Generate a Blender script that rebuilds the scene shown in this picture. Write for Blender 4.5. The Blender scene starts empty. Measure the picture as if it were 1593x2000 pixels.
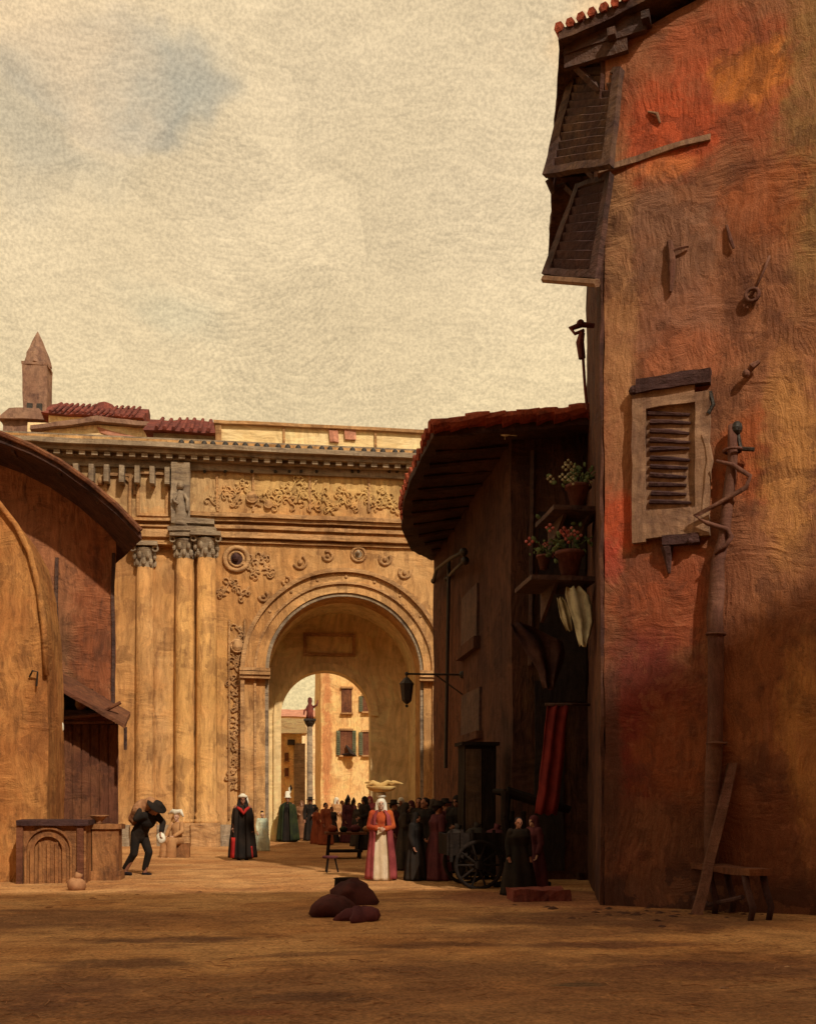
import bpy, bmesh, math, random
from mathutils import Vector, Matrix, Quaternion, noise as mn
random.seed(7)
R = math.radians
V_ = Vector
SC = bpy.context.scene
COL = SC.collection
# ------------------------------------------------------------------ camera
TH = R(7.58); F = 2000.0; CX, HY = 796.5, 1560.0; EYE = 1.65
cam = bpy.data.cameras.new('camera'); co = bpy.data.objects.new('camera', cam); COL.objects.link(co)
co.location = (0, 0, EYE); co.rotation_euler = (R(90), 0, -TH)
cam.sensor_fit = 'VERTICAL'; cam.sensor_height = 36; cam.lens = 36; cam.shift_y = 0.28
cam.clip_start = 0.1; cam.clip_end = 2000
SC.camera = co
SC.view_settings.view_transform = 'Standard'; SC.view_settings.look = 'None'
SC.view_settings.exposure = 0.43; SC.view_settings.gamma = 1

def ray(px, py):
    u = (px-CX)/F; v = (HY-py)/F
    return Vector((u*math.cos(TH)+math.sin(TH), -u*math.sin(TH)+math.cos(TH), v))
def PY(px, py, Y):
    d = ray(px, py); return d*(Y/d.y)+Vector((0, 0, EYE))
def PD(px, py, D):
    return ray(px, py)*D+Vector((0, 0, EYE))
def PG(px, py, z=0.0):
    d = ray(px, py); return d*((z-EYE)/d.z)+Vector((0, 0, EYE))

# ------------------------------------------------------------------ sun and sky
L = Vector((-0.27, 0.65, -0.66)).normalized()
sun = bpy.data.lights.new('sun', 'SUN'); so = bpy.data.objects.new('sun', sun); COL.objects.link(so)
sun.energy = 2.6; sun.angle = R(1.2); sun.color = (1.0, 0.85, 0.64)
so.rotation_euler = L.to_track_quat('-Z', 'Y').to_euler(); so.location = (10, -20, 30)

W = bpy.data.worlds.new('World'); SC.world = W; W.use_nodes = True
nt = W.node_tree; N = nt.nodes; K = nt.links; N.clear()
def nd(t, tree=None, **kw):
    n = (tree or nt).nodes.new(t)
    for k, v in kw.items(): setattr(n, k, v)
    return n
def mth(tree, op, a, b=None, clamp=False):
    n = tree.nodes.new('ShaderNodeMath'); n.operation = op; n.use_clamp = clamp
    for i, x in enumerate((a, b)):
        if x is None: continue
        if isinstance(x, (int, float)): n.inputs[i].default_value = x
        else: tree.links.new(x, n.inputs[i])
    return n.outputs[0]
def vmth(tree, op, a, b=None):
    n = tree.nodes.new('ShaderNodeVectorMath'); n.operation = op
    for i, x in enumerate((a, b)):
        if x is None: continue
        if isinstance(x, (tuple, list, Vector)): n.inputs[i].default_value = tuple(x)
        else: tree.links.new(x, n.inputs[i])
    return n
def mixc(tree, fac, a, b, bt='MIX'):
    n = tree.nodes.new('ShaderNodeMix'); n.data_type = 'RGBA'; n.blend_type = bt
    for s, x in ((n.inputs[0], fac), (n.inputs[6], a), (n.inputs[7], b)):
        if isinstance(x, (int, float)): s.default_value = x
        elif isinstance(x, (tuple, list)): s.default_value = tuple(x)[:3]+(1,)
        else: tree.links.new(x, s)
    return n.outputs[2]
def mrange(tree, v, a, b, c=0.0, d=1.0, smooth=True):
    n = tree.nodes.new('ShaderNodeMapRange'); n.interpolation_type = 'SMOOTHSTEP' if smooth else 'LINEAR'
    tree.links.new(v, n.inputs[0])
    for i, x in enumerate((a, b, c, d)): n.inputs[i+1].default_value = x
    return n.outputs[0]
def noise_(tree, vec, scale, detail=3, rough=0.55, dist=0.0):
    n = tree.nodes.new('ShaderNodeTexNoise'); n.inputs['Scale'].default_value = scale
    n.inputs['Detail'].default_value = detail; n.inputs['Roughness'].default_value = rough
    n.inputs['Distortion'].default_value = dist
    tree.links.new(vec, n.inputs['Vector']); return n.outputs['Fac'], n.outputs['Color']

def s2l(v):
    v /= 255.0
    return v/12.92 if v <= .04045 else ((v+.055)/1.055)**2.4
def lin(r, g, b): return (s2l(r), s2l(g), s2l(b))

tc = nd('ShaderNodeTexCoord'); D = tc.outputs['Generated']
sky = nd('ShaderNodeTexSky'); sky.sky_type = 'NISHITA'; sky.sun_disc = False
sky.sun_elevation = math.asin(-L.z); sky.sun_rotation = math.atan2(-L.x, -L.y)
sky.dust_density = 4
skyc = vmth(nt, 'SCALE', sky.outputs[0]); skyc.inputs['Scale'].default_value = 0.10
# cloud veil: combed, cream, with a few slate gaps
_, wc = noise_(nt, D, 5.5, 2)
wv = vmth(nt, 'SCALE', vmth(nt, 'SUBTRACT', wc, (.5, .5, .5)).outputs[0]); wv.inputs['Scale'].default_value = 0.075
Dw = vmth(nt, 'ADD', D, wv.outputs[0]).outputs[0]
def strokes(rot, sc):
    mp = nd('ShaderNodeMapping'); mp.inputs['Rotation'].default_value = (0, R(rot), 0); mp.inputs['Scale'].default_value = (1, 1, 6)
    K.new(Dw, mp.inputs[0]); return noise_(nt, mp.outputs[0], sc, 3, .6)[0]
msk = mrange(nt, noise_(nt, Dw, 6.5, 2)[0], .44, .56)
def fmix(f, a, b): return mth(nt, 'ADD', mth(nt, 'MULTIPLY', a, mth(nt, 'SUBTRACT', 1.0, f)), mth(nt, 'MULTIPLY', b, f))
st = fmix(msk, strokes(-16, 15), strokes(14, 17)); fine = fmix(msk, strokes(-22, 42), strokes(10, 48))
big, _ = noise_(nt, Dw, 3.2, 3, .5)
grain, _ = noise_(nt, D, 420, 2, .6)
sep = nd('ShaderNodeSeparateXYZ'); K.new(D, sep.inputs[0])
low = mrange(nt, sep.outputs[2], 0.05, 0.55)
c1 = mixc(nt, low, lin(226, 200, 142), lin(218, 194, 154))
c1 = mixc(nt, mrange(nt, big, .42, .68, 0, .5), c1, lin(204, 180, 138))
tone = mth(nt, 'ADD', mrange(nt, st, .33, .67, .96, 1.02), mrange(nt, fine, .33, .67, -.05, .06))
tone = mth(nt, 'ADD', tone, mrange(nt, grain, .3, .7, -.13, .11))
vo = nd('ShaderNodeTexVoronoi'); vo.inputs['Scale'].default_value = 9.0; K.new(vmth(nt, 'MULTIPLY', Dw, (1, 1, 1.5)).outputs[0], vo.inputs['Vector'])
cell = vmth(nt, 'MULTIPLY', vo.outputs['Position'], (1, 1, 1/1.5)).outputs[0]
off = vmth(nt, 'SCALE', vmth(nt, 'SUBTRACT', vo.outputs['Color'], (.5, .5, -.35)).outputs[0]); off.inputs['Scale'].default_value = .09
rad_ = vmth(nt, 'LENGTH', vmth(nt, 'SUBTRACT', D, vmth(nt, 'ADD', cell, off.outputs[0]).outputs[0]).outputs[0]).outputs['Value']
arcs = mth(nt, 'SINE', mth(nt, 'ADD', mth(nt, 'MULTIPLY', rad_, 1250.0), mth(nt, 'MULTIPLY', fine, 16.0)))
arcm = mrange(nt, noise_(nt, Dw, 7.0, 3)[0], .38, .6, .25, 1)
tone = mth(nt, 'ADD', tone, mth(nt, 'MULTIPLY', mth(nt, 'MULTIPLY', arcs, arcm), .062))
r2 = noise_(nt, vmth(nt, 'SCALE', vo.outputs['Color']).outputs[0], 3.0, 1)[0]
tone = mth(nt, 'ADD', tone, mrange(nt, r2, .3, .7, -.05, .05))
def skyblob(px, py, rad, soft, wob=.10):
    c = ray(px, py).normalized()
    _, q = noise_(nt, D, 9, 4)
    qs = vmth(nt, 'SCALE', vmth(nt, 'SUBTRACT', q, (.5, .5, .5)).outputs[0]); qs.inputs['Scale'].default_value = wob*2.4
    dv = vmth(nt, 'SUBTRACT', vmth(nt, 'ADD', D, qs.outputs[0]).outputs[0], c).outputs[0]
    dl = vmth(nt, 'LENGTH', vmth(nt, 'MULTIPLY', dv, (1, 1, 2.0)).outputs[0]).outputs['Value']
    return mrange(nt, dl, rad, rad+soft, 1, 0)
m1 = mth(nt, 'MULTIPLY', skyblob(240, 130, .062, .035, .05), .8)
m2 = mth(nt, 'MULTIPLY', skyblob(110, 150, .04, .03, .04), .7)
m3 = mth(nt, 'MULTIPLY', skyblob(30, 250, .03, .09, .06), .4)
mk = mth(nt, 'MAXIMUM', mth(nt, 'MAXIMUM', m1, m2), m3)
slate = mixc(nt, .06, lin(160, 154, 134), skyc.outputs[0])
c2 = mixc(nt, mk, c1, slate)
m5 = mth(nt, 'MULTIPLY', skyblob(330, 640, .01, .05, .05), .28)
c2 = mixc(nt, m5, c2, lin(176, 172, 142))
w1 = mth(nt, 'MULTIPLY', skyblob(60, 40, .03, .12), .7)
c2 = mixc(nt, w1, c2, lin(224, 194, 152))
w2 = mth(nt, 'MULTIPLY', skyblob(1250, 20, .04, .08), .8)
c2 = mixc(nt, w2, c2, lin(228, 190, 140))
vs = vmth(nt, 'SCALE', c2); K.new(tone, vs.inputs['Scale'])
c3 = mixc(nt, 0.06, vs.outputs[0], skyc.outputs[0])
bg = nd('ShaderNodeBackground'); bg.inputs[1].default_value = 0.92; K.new(c3, bg.inputs[0])
ow = nd('ShaderNodeOutputWorld'); K.new(bg.outputs[0], ow.inputs[0])

# ------------------------------------------------------------------ materials
LIT = (1.12, .96, .66)
def alb(r, g, b, k=1.0):
    c = lin(r, g, b); return tuple(min(.8, max(.004, c[i]/LIT[i]*k)) for i in range(3))
MATS = {}
def paint(name, base, alt, dark=None, streak=(6, 6, .8), big=.5, blobs=(), rough=.9, bump=.35, bdist=.02, grain=.12, amt=1.0, spec=.12, canvas=70, stk=13, sk=.22, flake=.35):
    """brushed limewash: long streaks, patchy tone, placed blobs (stains, patches, painted shade); all in object space of the surface"""
    m = bpy.data.materials.new(name); m.use_nodes = True; t = m.node_tree; t.nodes.clear()
    tcn = t.nodes.new('ShaderNodeTexCoord'); geo = t.nodes.new('ShaderNodeNewGeometry'); P = geo.outputs['Position']
    _, wcol = noise_(t, P, .9, 2)
    wq = vmth(t, 'SCALE', vmth(t, 'SUBTRACT', wcol, (.5, .5, .5)).outputs[0]); wq.inputs['Scale'].default_value = .35
    Pw = vmth(t, 'ADD', P, wq.outputs[0]).outputs[0]
    sv = vmth(t, 'MULTIPLY', Pw, streak).outputs[0]
    s1, _ = noise_(t, sv, 1.0, 5, .6)
    b1, _ = noise_(t, Pw, big, 4, .6)
    b2, _ = noise_(t, P, big*4.3, 4, .65)
    g1, _ = noise_(t, P, canvas, 2, .7)
    col = mixc(t, mrange(t, b1, .36, .64, 0, 1), base, alt)
    dk = dark or tuple(x*.55 for x in base)
    for (c, rad, color, k) in blobs:
        _, q = noise_(t, P, 1.1/max(.4, min(rad)), 5, .65)
        qs = vmth(t, 'SCALE', vmth(t, 'SUBTRACT', q, (.5, .5, .5)).outputs[0]); qs.inputs['Scale'].default_value = 2.2*min(rad)
        dv = vmth(t, 'SUBTRACT', vmth(t, 'ADD', P, qs.outputs[0]).outputs[0], c).outputs[0]
        dl = vmth(t, 'LENGTH', vmth(t, 'DIVIDE', dv, rad).outputs[0]).outputs['Value']
        col = mixc(t, mrange(t, dl, .55, 1.25, k, 0), col, color)
    f = mth(t, 'MULTIPLY', mth(t, 'MULTIPLY', mrange(t, s1, .45, .72, 0, 1), mrange(t, b2, .3, .7, .35, 1)), .75*amt, True)
    col = mixc(t, f, col, dk)
    hi = tuple(min(.85, x*1.55) for x in alt)
    col = mixc(t, mth(t, 'MULTIPLY', mrange(t, s1, .40, .22, 0, 1), .45*amt), col, hi)
    col = mixc(t, mth(t, 'MULTIPLY', mrange(t, b2, .55, .75, 0, 1), .35*amt), col, dk)
    _, wc2 = noise_(t, P, stk*.055, 2)
    wq2 = vmth(t, 'SCALE', vmth(t, 'SUBTRACT', wc2, (.5, .5, .5)).outputs[0]); wq2.inputs['Scale'].default_value = 9.0/stk
    Pk = vmth(t, 'ADD', P, wq2.outputs[0]).outputs[0]
    fl, _ = noise_(t, Pk, stk*.13, 6, .62)
    flk = mrange(t, fl, .545, .575, 0, 1); fl2 = mrange(t, fl, .43, .415, 0, 1)
    col = mixc(t, mth(t, 'MULTIPLY', flk, flake), col, dk); col = mixc(t, mth(t, 'MULTIPLY', fl2, flake*.7), col, hi)
    k1, _ = noise_(t, vmth(t, 'MULTIPLY', Pk, (stk, stk, stk*.11)).outputs[0], 1.0, 3, .6)
    k2, _ = noise_(t, vmth(t, 'MULTIPLY', Pk, (stk*.16, stk*.16, stk*.9)).outputs[0], 1.0, 3, .6)
    km = mrange(t, noise_(t, Pw, stk*.085, 2)[0], .5, .62)
    kk = mth(t, 'ADD', mth(t, 'MULTIPLY', k1, mth(t, 'SUBTRACT', 1.0, km)), mth(t, 'MULTIPLY', k2, km))
    tn = mth(t, 'ADD', mrange(t, g1, .3, .7, 1-grain*1.6, 1+grain*1.6, False), mrange(t, kk, .3, .7, -sk, sk, False))
    vsn = vmth(t, 'SCALE', col); t.links.new(tn, vsn.inputs['Scale'])
    bs = t.nodes.new('ShaderNodeBsdfPrincipled'); bs.inputs['Roughness'].default_value = rough
    bs.inputs['Specular IOR Level'].default_value = spec
    t.links.new(vsn.outputs[0], bs.inputs['Base Color'])
    h = mth(t, 'ADD', mth(t, 'ADD', mth(t, 'ADD', s1, mth(t, 'MULTIPLY', flk, -.22*flake)), mth(t, 'MULTIPLY', kk, .8)), mth(t, 'ADD', mth(t, 'MULTIPLY', g1, .22), mth(t, 'MULTIPLY', b2, .5)))
    bp = t.nodes.new('ShaderNodeBump'); bp.inputs['Strength'].default_value = bump; bp.inputs['Distance'].default_value = bdist*4
    t.links.new(h, bp.inputs['Height']); t.links.new(bp.outputs[0], bs.inputs['Normal'])
    o = t.nodes.new('ShaderNodeOutputMaterial'); t.links.new(bs.outputs[0], o.inputs[0])
    MATS[name] = m; return m
def cloth(name, c, c2=None, rough=.9, metal=0):
    c2 = c2 or tuple(x*.55 for x in c)
    return paint(name, c, c2, streak=(22, 22, 5), big=3, bump=.3, bdist=.006, grain=.08, rough=rough, amt=.55, canvas=120, flake=.1, sk=.1)

# ------------------------------------------------------------------ scene helpers
def setp(o, label=None, cat=None, group=None, kind=None):
    if label: o['label'] = label
    if cat: o['category'] = cat
    if group: o['group'] = group
    if kind: o['kind'] = kind
    return o
def wobble(bm, L_=.6, amp=.03, freq=.9):
    for _ in range(6):
        es = [e for e in bm.edges if e.calc_length() > L_]
        if not es: break
        bmesh.ops.subdivide_edges(bm, edges=es, cuts=1, use_grid_fill=True)
        bmesh.ops.triangulate(bm, faces=[f for f in bm.faces if len(f.verts) > 4])
    for v in bm.verts:
        q = v.co
        v.co = q + mn.noise_vector(q*freq)*amp + mn.noise_vector(q*freq*3.7+Vector((9, 1, 4)))*amp*.45
def obj(name, bm, mat, parent=None, at=None, label=None, smooth=False, wob=None, cat=None, group=None, kind=None, bevel=0):
    """bm is in world space; origin goes to `at` (a top-level mesh) or to the parent's location"""
    if wob: wobble(bm, *wob)
    bmesh.ops.recalc_face_normals(bm, faces=bm.faces)
    if parent is not None: org = Vector(parent['_org']) if '_org' in parent else parent.matrix_world.translation
    else: org = Vector(at) if at is not None else Vector((0, 0, 0))
    bmesh.ops.translate(bm, verts=bm.verts, vec=-org)
    me = bpy.data.meshes.new(name); bm.to_mesh(me); bm.free(); me.materials.append(mat)
    if smooth:
        for p in me.polygons: p.use_smooth = True
    o = bpy.data.objects.new(name, me); COL.objects.link(o)
    if parent is not None: o.parent = parent
    else: o.location = org
    ORG[o.name] = org
    if bevel:
        b = o.modifiers.new('bevel', 'BEVEL'); b.width = bevel; b.segments = 2; b.limit_method = 'ANGLE'
    return setp(o, label, cat, group, kind)
ORG = {}
class T:
    """a thing: an Empty at its base; T.part adds meshes given in world space"""
    def __init__(s, name, loc, label, cat, group=None):
        s.o = bpy.data.objects.new(name, None); COL.objects.link(s.o); s.o.location = loc; s.loc = Vector(loc)
        s.o.empty_display_size = .3; setp(s.o, label, cat, group)
    def part(s, name, bm, mat, label=None, smooth=False, wob=None, under=None, bevel=0):
        if wob: wobble(bm, *wob)
        bmesh.ops.recalc_face_normals(bm, faces=bm.faces)
        bmesh.ops.translate(bm, verts=bm.verts, vec=-s.loc)
        me = bpy.data.meshes.new(name); bm.to_mesh(me); bm.free(); me.materials.append(mat)
        if smooth:
            for p in me.polygons: p.use_smooth = True
        o = bpy.data.objects.new(name, me); COL.objects.link(o); o.parent = under or s.o
        if label: o['label'] = label
        if bevel:
            b = o.modifiers.new('bevel', 'BEVEL'); b.width = bevel; b.segments = 2; b.limit_method = 'ANGLE'
        return o
B = bmesh.new
def box(bm, x0, x1, y0, y1, z0, z1):
    v = [bm.verts.new((x, y, z)) for x in (x0, x1) for y in (y0, y1) for z in (z0, z1)]
    for f in ((0, 1, 3, 2), (4, 6, 7, 5), (0, 4, 5, 1), (2, 3, 7, 6), (0, 2, 6, 4), (1, 5, 7, 3)): bm.faces.new([v[i] for i in f])
    return v
def hexa(bm, a, b):
    """two quads (4 points each) joined into a solid"""
    va = [bm.verts.new(p) for p in a]; vb = [bm.verts.new(p) for p in b]; n = len(va)
    bm.faces.new(va); bm.faces.new(list(reversed(vb)))
    for i in range(n): bm.faces.new([va[(i+1) % n], va[i], vb[i], vb[(i+1) % n]])
def prism(bm, pts, vec):
    hexa(bm, [Vector(p) for p in pts], [Vector(p)+Vector(vec) for p in pts])
def tube(bm, pts, rad, seg=8, cap=True, flat=1.0, up=None):
    pts = [Vector(p) for p in pts]; n = len(pts)
    rad = rad if isinstance(rad, (list, tuple)) else [rad]*n
    rings = []; ref = up or Vector((.31, .93, .2))
    for i, p in enumerate(pts):
        d = (pts[min(i+1, n-1)]-pts[max(i-1, 0)]).normalized()
        a = d.cross(ref)
        if a.length < .05: a = d.cross(Vector((1, 0, .1)))
        a.normalize(); b = d.cross(a).normalized()
        rings.append([bm.verts.new(p+a*math.cos(t)*rad[i]+b*math.sin(t)*rad[i]*flat) for t in [2*math.pi*k/seg for k in range(seg)]])
    for r0, r1 in zip(rings, rings[1:]):
        for k in range(seg): bm.faces.new([r0[k], r0[(k+1) % seg], r1[(k+1) % seg], r1[k]])
    if cap: bm.faces.new(list(reversed(rings[0]))); bm.faces.new(rings[-1])
def lathe(bm, c, prof, seg=20, fold=0, k=8, ph=0, sy=1.0, jit=0):
    c = Vector(c); rings = []
    for j, (r, z) in enumerate(prof):
        ring = []
        for i in range(seg):
            t = 2*math.pi*i/seg
            rr = max(.001, r*(1+fold*math.sin(k*t+ph+j*.35)+jit*mn.noise(Vector((t*1.5, z*3, ph)))))
            ring.append(bm.verts.new(c+Vector((rr*math.cos(t), rr*math.sin(t)*sy, z))))
        rings.append(ring)
    for r0, r1 in zip(rings, rings[1:]):
        for i in range(seg): bm.faces.new([r0[i], r0[(i+1) % seg], r1[(i+1) % seg], r1[i]])
    bm.faces.new(list(reversed(rings[0]))); bm.faces.new(rings[-1])
def ball(bm, c, r, seg=12, rot=None, jit=0):
    r = (r, r, r) if isinstance(r, (int, float)) else r
    m = Matrix.Translation(c) @ (rot.to_4x4() if rot else Matrix()) @ Matrix.Diagonal((*r, 1))
    ret = bmesh.ops.create_uvsphere(bm, u_segments=seg, v_segments=max(6, seg*2//3), radius=1, matrix=m)
    if jit:
        for v in ret['verts']: v.co += mn.noise_vector(v.co*7)*jit
def torus(bm, c, R0, r, n, seg=18, ms=8, a0=0, a1=2*math.pi):
    n = Vector(n).normalized(); a = n.cross(Vector((0, 0, 1))); a = a.normalized() if a.length > .1 else Vector((1, 0, 0)); b = n.cross(a)
    full = abs(a1-a0-2*math.pi) < 1e-3; m_ = seg if full else seg+1
    pts = [Vector(c)+a*math.cos(a0+(a1-a0)*i/seg)*R0+b*math.sin(a0+(a1-a0)*i/seg)*R0 for i in range(m_)]
    if not full: tube(bm, pts, r, ms); return
    rings = []
    for i, p in enumerate(pts):
        o = (p-Vector(c)).normalized()
        rings.append([bm.verts.new(p+o*math.cos(t)*r+n*math.sin(t)*r) for t in [2*math.pi*k/ms for k in range(ms)]])
    for i in range(seg):
        r0, r1 = rings[i], rings[(i+1) % seg]
        for k in range(ms): bm.faces.new([r0[k], r0[(k+1) % ms], r1[(k+1) % ms], r1[k]])
class Wall:
    """a vertical plane; pixels of the study are laid on it as metres along and up"""
    def __init__(s, O, e, n): s.O = Vector(O); s.e = Vector(e).normalized(); s.n = Vector(n).normalized()
    def at(s, px, py, off=0):
        d = ray(px, py); o = Vector((0, 0, EYE)); O = s.O+s.n*off
        return o+d*((O-o).dot(s.n)/d.dot(s.n))
    def sz(s, px, py, off=0):
        p = s.at(px, py, off); return (p-s.O).dot(s.e), p.z
    def pt(s, a, z, off=0): return s.O+s.e*a+s.n*off+Vector((0, 0, z-s.O.z))
    def slab(s, bm, s0, s1, z0, z1, o0, o1):
        hexa(bm, [s.pt(s0, z0, o0), s.pt(s1, z0, o0), s.pt(s1, z1, o0), s.pt(s0, z1, o0)], [s.pt(s0, z0, o1), s.pt(s1, z0, o1), s.pt(s1, z1, o1), s.pt(s0, z1, o1)])
    def pbox(s, bm, x0, y0, x1, y1, o0, o1):
        a, zt = s.sz(x0, y0); b, _ = s.sz(x1, y0); _, zb = s.sz((x0+x1)/2, y1); s.slab(bm, a, b, zb, zt, o0, o1)

# ------------------------------------------------------------------ palette
M = {}
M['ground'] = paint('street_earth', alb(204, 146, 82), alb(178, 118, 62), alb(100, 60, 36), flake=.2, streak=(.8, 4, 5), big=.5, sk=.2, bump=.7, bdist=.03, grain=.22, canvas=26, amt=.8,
    blobs=[(PG(130, 1800), (1.6, 1.6, 2), alb(120, 76, 44), .8), (PG(1050, 1760), (2.0, 1.6, 2), alb(128, 70, 46), .7), (PG(700, 1960), (3, .5, 2), alb(176, 118, 64), .6),
           (PG(230, 1890), (.8, .4, 2), alb(110, 72, 44), .8), (PG(100, 1960), (.3, .5, 2), alb(100, 60, 40), .8), (PG(900, 1900), (.8, .5, 2), alb(110, 74, 44), .5),
           (PG(1350, 1880), (1.6, .5, 2), alb(112, 66, 38), .6), (PG(560, 1790), (3.2, 1.0, 2), alb(150, 98, 54), .6), (PG(330, 1840), (1.1, .35, 2), alb(100, 64, 42), .8), (PG(640, 1870), (.9, .2, 2), alb(120, 78, 48), .6), (PG(1180, 1850), (1.2, .3, 2), alb(104, 62, 42), .7), (PG(500, 1985), (.35, .12, 2), alb(150, 50, 38), .7), (PG(450, 1940), (.5, .12, 2), alb(110, 72, 46), .7), (PG(760, 1900), (.5, .15, 2), alb(112, 74, 46), .6), (PG(1400, 1900), (1.6, .6, 2), alb(104, 62, 40), .75), (PG(800, 1960), (5.5, 1.9, 2), alb(132, 86, 50), .75), (PG(1200, 1800), (2.4, 1.2, 2), alb(96, 60, 38), .8), (PG(620, 1955), (.7, .25, 2), alb(92, 60, 38), .7), (PG(860, 1850), (.9, .3, 2), alb(92, 58, 36), .7), (PG(80, 1940), (.9, .8, 2), alb(120, 76, 46), .7), (PG(1050, 1830), (1.4, .6, 2), alb(122, 76, 46), .6), (PG(1130, 1930), (.25, .12, 2), alb(84, 70, 46), .7)])  # the broad umber blob deepens the foreground shade in the colour
M['ground_stone'] = paint('pebble_stone', alb(176, 130, 84), alb(136, 96, 64), alb(84, 58, 42), streak=(3, 3, 3), big=2)
M['gate'] = paint('gate_stone', stk=6.5, base=alb(212, 158, 92), alt=alb(190, 132, 70), dark=alb(116, 74, 42), streak=(7, 7, .7), big=.4, bump=.55, bdist=.03, grain=.12, amt=1.0, canvas=40,
    blobs=[(Vector((-5, 35, 12.5)), (5, 3, 1.6), alb(196, 156, 98), .8), (Vector((2.8, 35, 12.7)), (4.5, 3, 1.0), alb(218, 172, 96), .8),
           (Vector((-2.5, 35, 5)), (1.2, 3, 5), alb(218, 158, 80), .6), (Vector((-4.6, 35, 6)), (.8, 3, 6), alb(170, 116, 60), .6)])
M['gate_trim'] = paint('gate_moulding_stone', stk=6.5, base=alb(198, 148, 90), alt=alb(176, 126, 72), dark=alb(100, 66, 42), streak=(1.2, 5, 9), big=.8, bump=.6, grain=.12, canvas=40)
M['gate_grey'] = paint('weathered_grey_stone', stk=6.5, base=alb(166, 140, 102), alt=alb(146, 120, 84), dark=alb(84, 66, 52), streak=(1.2, 4, 9), big=1.0, bump=.6, grain=.1, canvas=40)
M['gate_in'] = paint('pale_vault_plaster', stk=6.5, base=(.78, .62, .36), alt=(.74, .56, .3), dark=(.5, .36, .18), streak=(3, 3, 2), big=.6, bump=.4, grain=.1)
M['attic'] = paint('pale_attic_plaster', stk=6.5, base=(.8, .66, .4), alt=(.78, .6, .32), dark=(.6, .42, .2), streak=(1.0, 4, 9), big=.7, bump=.5, amt=.7, grain=.08)  # light cream is the attic plaster's own colour
M['cream'] = paint('cream_plaster', (.8, .66, .42), (.76, .56, .32), alb(170, 118, 72), streak=(2, 4, 6), big=.5, bump=.3, amt=.7)
M['pink'] = paint('faded_pink_wash', alb(206, 140, 100), alb(190, 122, 84), streak=(2, 4, 6), big=2)
M['tile'] = paint('old_red_tiles', alb(138, 70, 50), alb(110, 58, 44), alb(66, 38, 32), streak=(9, 3, 3), big=1.4, bump=.5, bdist=.03)
M['tile_b'] = paint('sunburnt_clay_tiles', alb(176, 84, 50), alb(150, 66, 38), alb(90, 44, 30), streak=(5, 9, 4), big=1.8, bump=.5, bdist=.03)
M['tower'] = paint('tower_brick', alb(150, 112, 80), alb(128, 92, 66), alb(84, 58, 46), streak=(3, 3, 1), big=.5)
M['darkwood'] = paint('tarred_timber', alb(92, 62, 42, 1.1), alb(70, 44, 34, 1.1), alb(36, 26, 24, 1), streak=(3, 9, 9), big=1.2, bump=.6, rough=.7, spec=.3)
M['eave'] = paint('smoked_eave_boards', alb(96, 62, 44, .95), alb(76, 50, 38, .95), alb(40, 30, 26), streak=(2, 12, 6), big=1.0, bump=.7, rough=.7)
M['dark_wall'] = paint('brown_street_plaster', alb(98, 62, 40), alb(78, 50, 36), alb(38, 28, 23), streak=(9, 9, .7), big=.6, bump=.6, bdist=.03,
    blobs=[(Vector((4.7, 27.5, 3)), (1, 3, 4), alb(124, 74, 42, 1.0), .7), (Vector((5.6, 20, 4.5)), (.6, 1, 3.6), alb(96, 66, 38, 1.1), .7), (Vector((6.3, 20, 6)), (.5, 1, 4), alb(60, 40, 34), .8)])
M['iron'] = paint('black_iron', alb(50, 38, 26), alb(38, 30, 22), streak=(9, 9, 9), big=3, rough=.55, spec=.4)
M['shutter_dk'] = paint('weathered_dark_louvre', alb(104, 74, 50), alb(78, 54, 42), alb(44, 32, 30), streak=(4, 9, 9), big=2, bump=.5)
M['shutter'] = paint('grey_brown_shutter_paint', alb(158, 118, 80), alb(142, 104, 70), alb(92, 62, 46), streak=(9, 9, 1.0), big=2, bump=.5, bdist=.01)
M['lintel'] = paint('dark_lintel_timber', alb(84, 56, 44), alb(66, 44, 38), streak=(2, 9, 9), big=2, bump=.5)
M['terracotta'] = paint('terracotta', alb(124, 76, 56), alb(100, 58, 46), big=4, streak=(9, 9, 3))
M['leaf'] = paint('pot_leaves', alb(84, 86, 46, 1.6), alb(60, 70, 40, 1.6), big=6, streak=(9, 9, 9))
M['petal_white'] = paint('cream_petals', alb(206, 190, 136), alb(170, 156, 106), big=6, streak=(9, 9, 9))
M['petal_pink'] = paint('pink_petals', alb(204, 124, 100), alb(176, 86, 70), big=6, streak=(9, 9, 9))
M['linen'] = cloth('grey_green_linen', alb(176, 164, 122, 1.6), alb(140, 128, 92, 1.5))
M['redcloth'] = cloth('dark_red_cloth', alb(128, 44, 34), alb(104, 36, 30))
M['pipe'] = paint('rusty_lead_pipe', alb(118, 78, 54), alb(104, 66, 48), big=2, streak=(9, 9, .8), bump=.4)
M['left_wall'] = paint('rust_brown_plaster', alb(178, 112, 66), alb(158, 98, 58), alb(94, 60, 40), streak=(7, 7, .5), big=.5, bump=.6, bdist=.03,
    blobs=[(Vector((-6.6, 24, 7)), (.6, 2, 3.2), alb(122, 68, 42), .6), (Vector((-4.8, 24, 3.5)), (.5, 2, 3), alb(104, 76, 46), .6), (Vector((-4.0, 24, 5)), (.45, 2, 3.5), alb(146, 78, 42), .7)])
M['gold_wall'] = paint('ochre_plaster', alb(196, 132, 66), alb(168, 104, 50), alb(108, 66, 36), streak=(6, 6, .7), big=.8, bump=.6, bdist=.03)
M['carved'] = paint('carved_brown_stone', alb(168, 112, 60), alb(144, 92, 50), alb(80, 50, 32), streak=(9, 9, 1.2), big=1.5, bump=.6)
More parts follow.
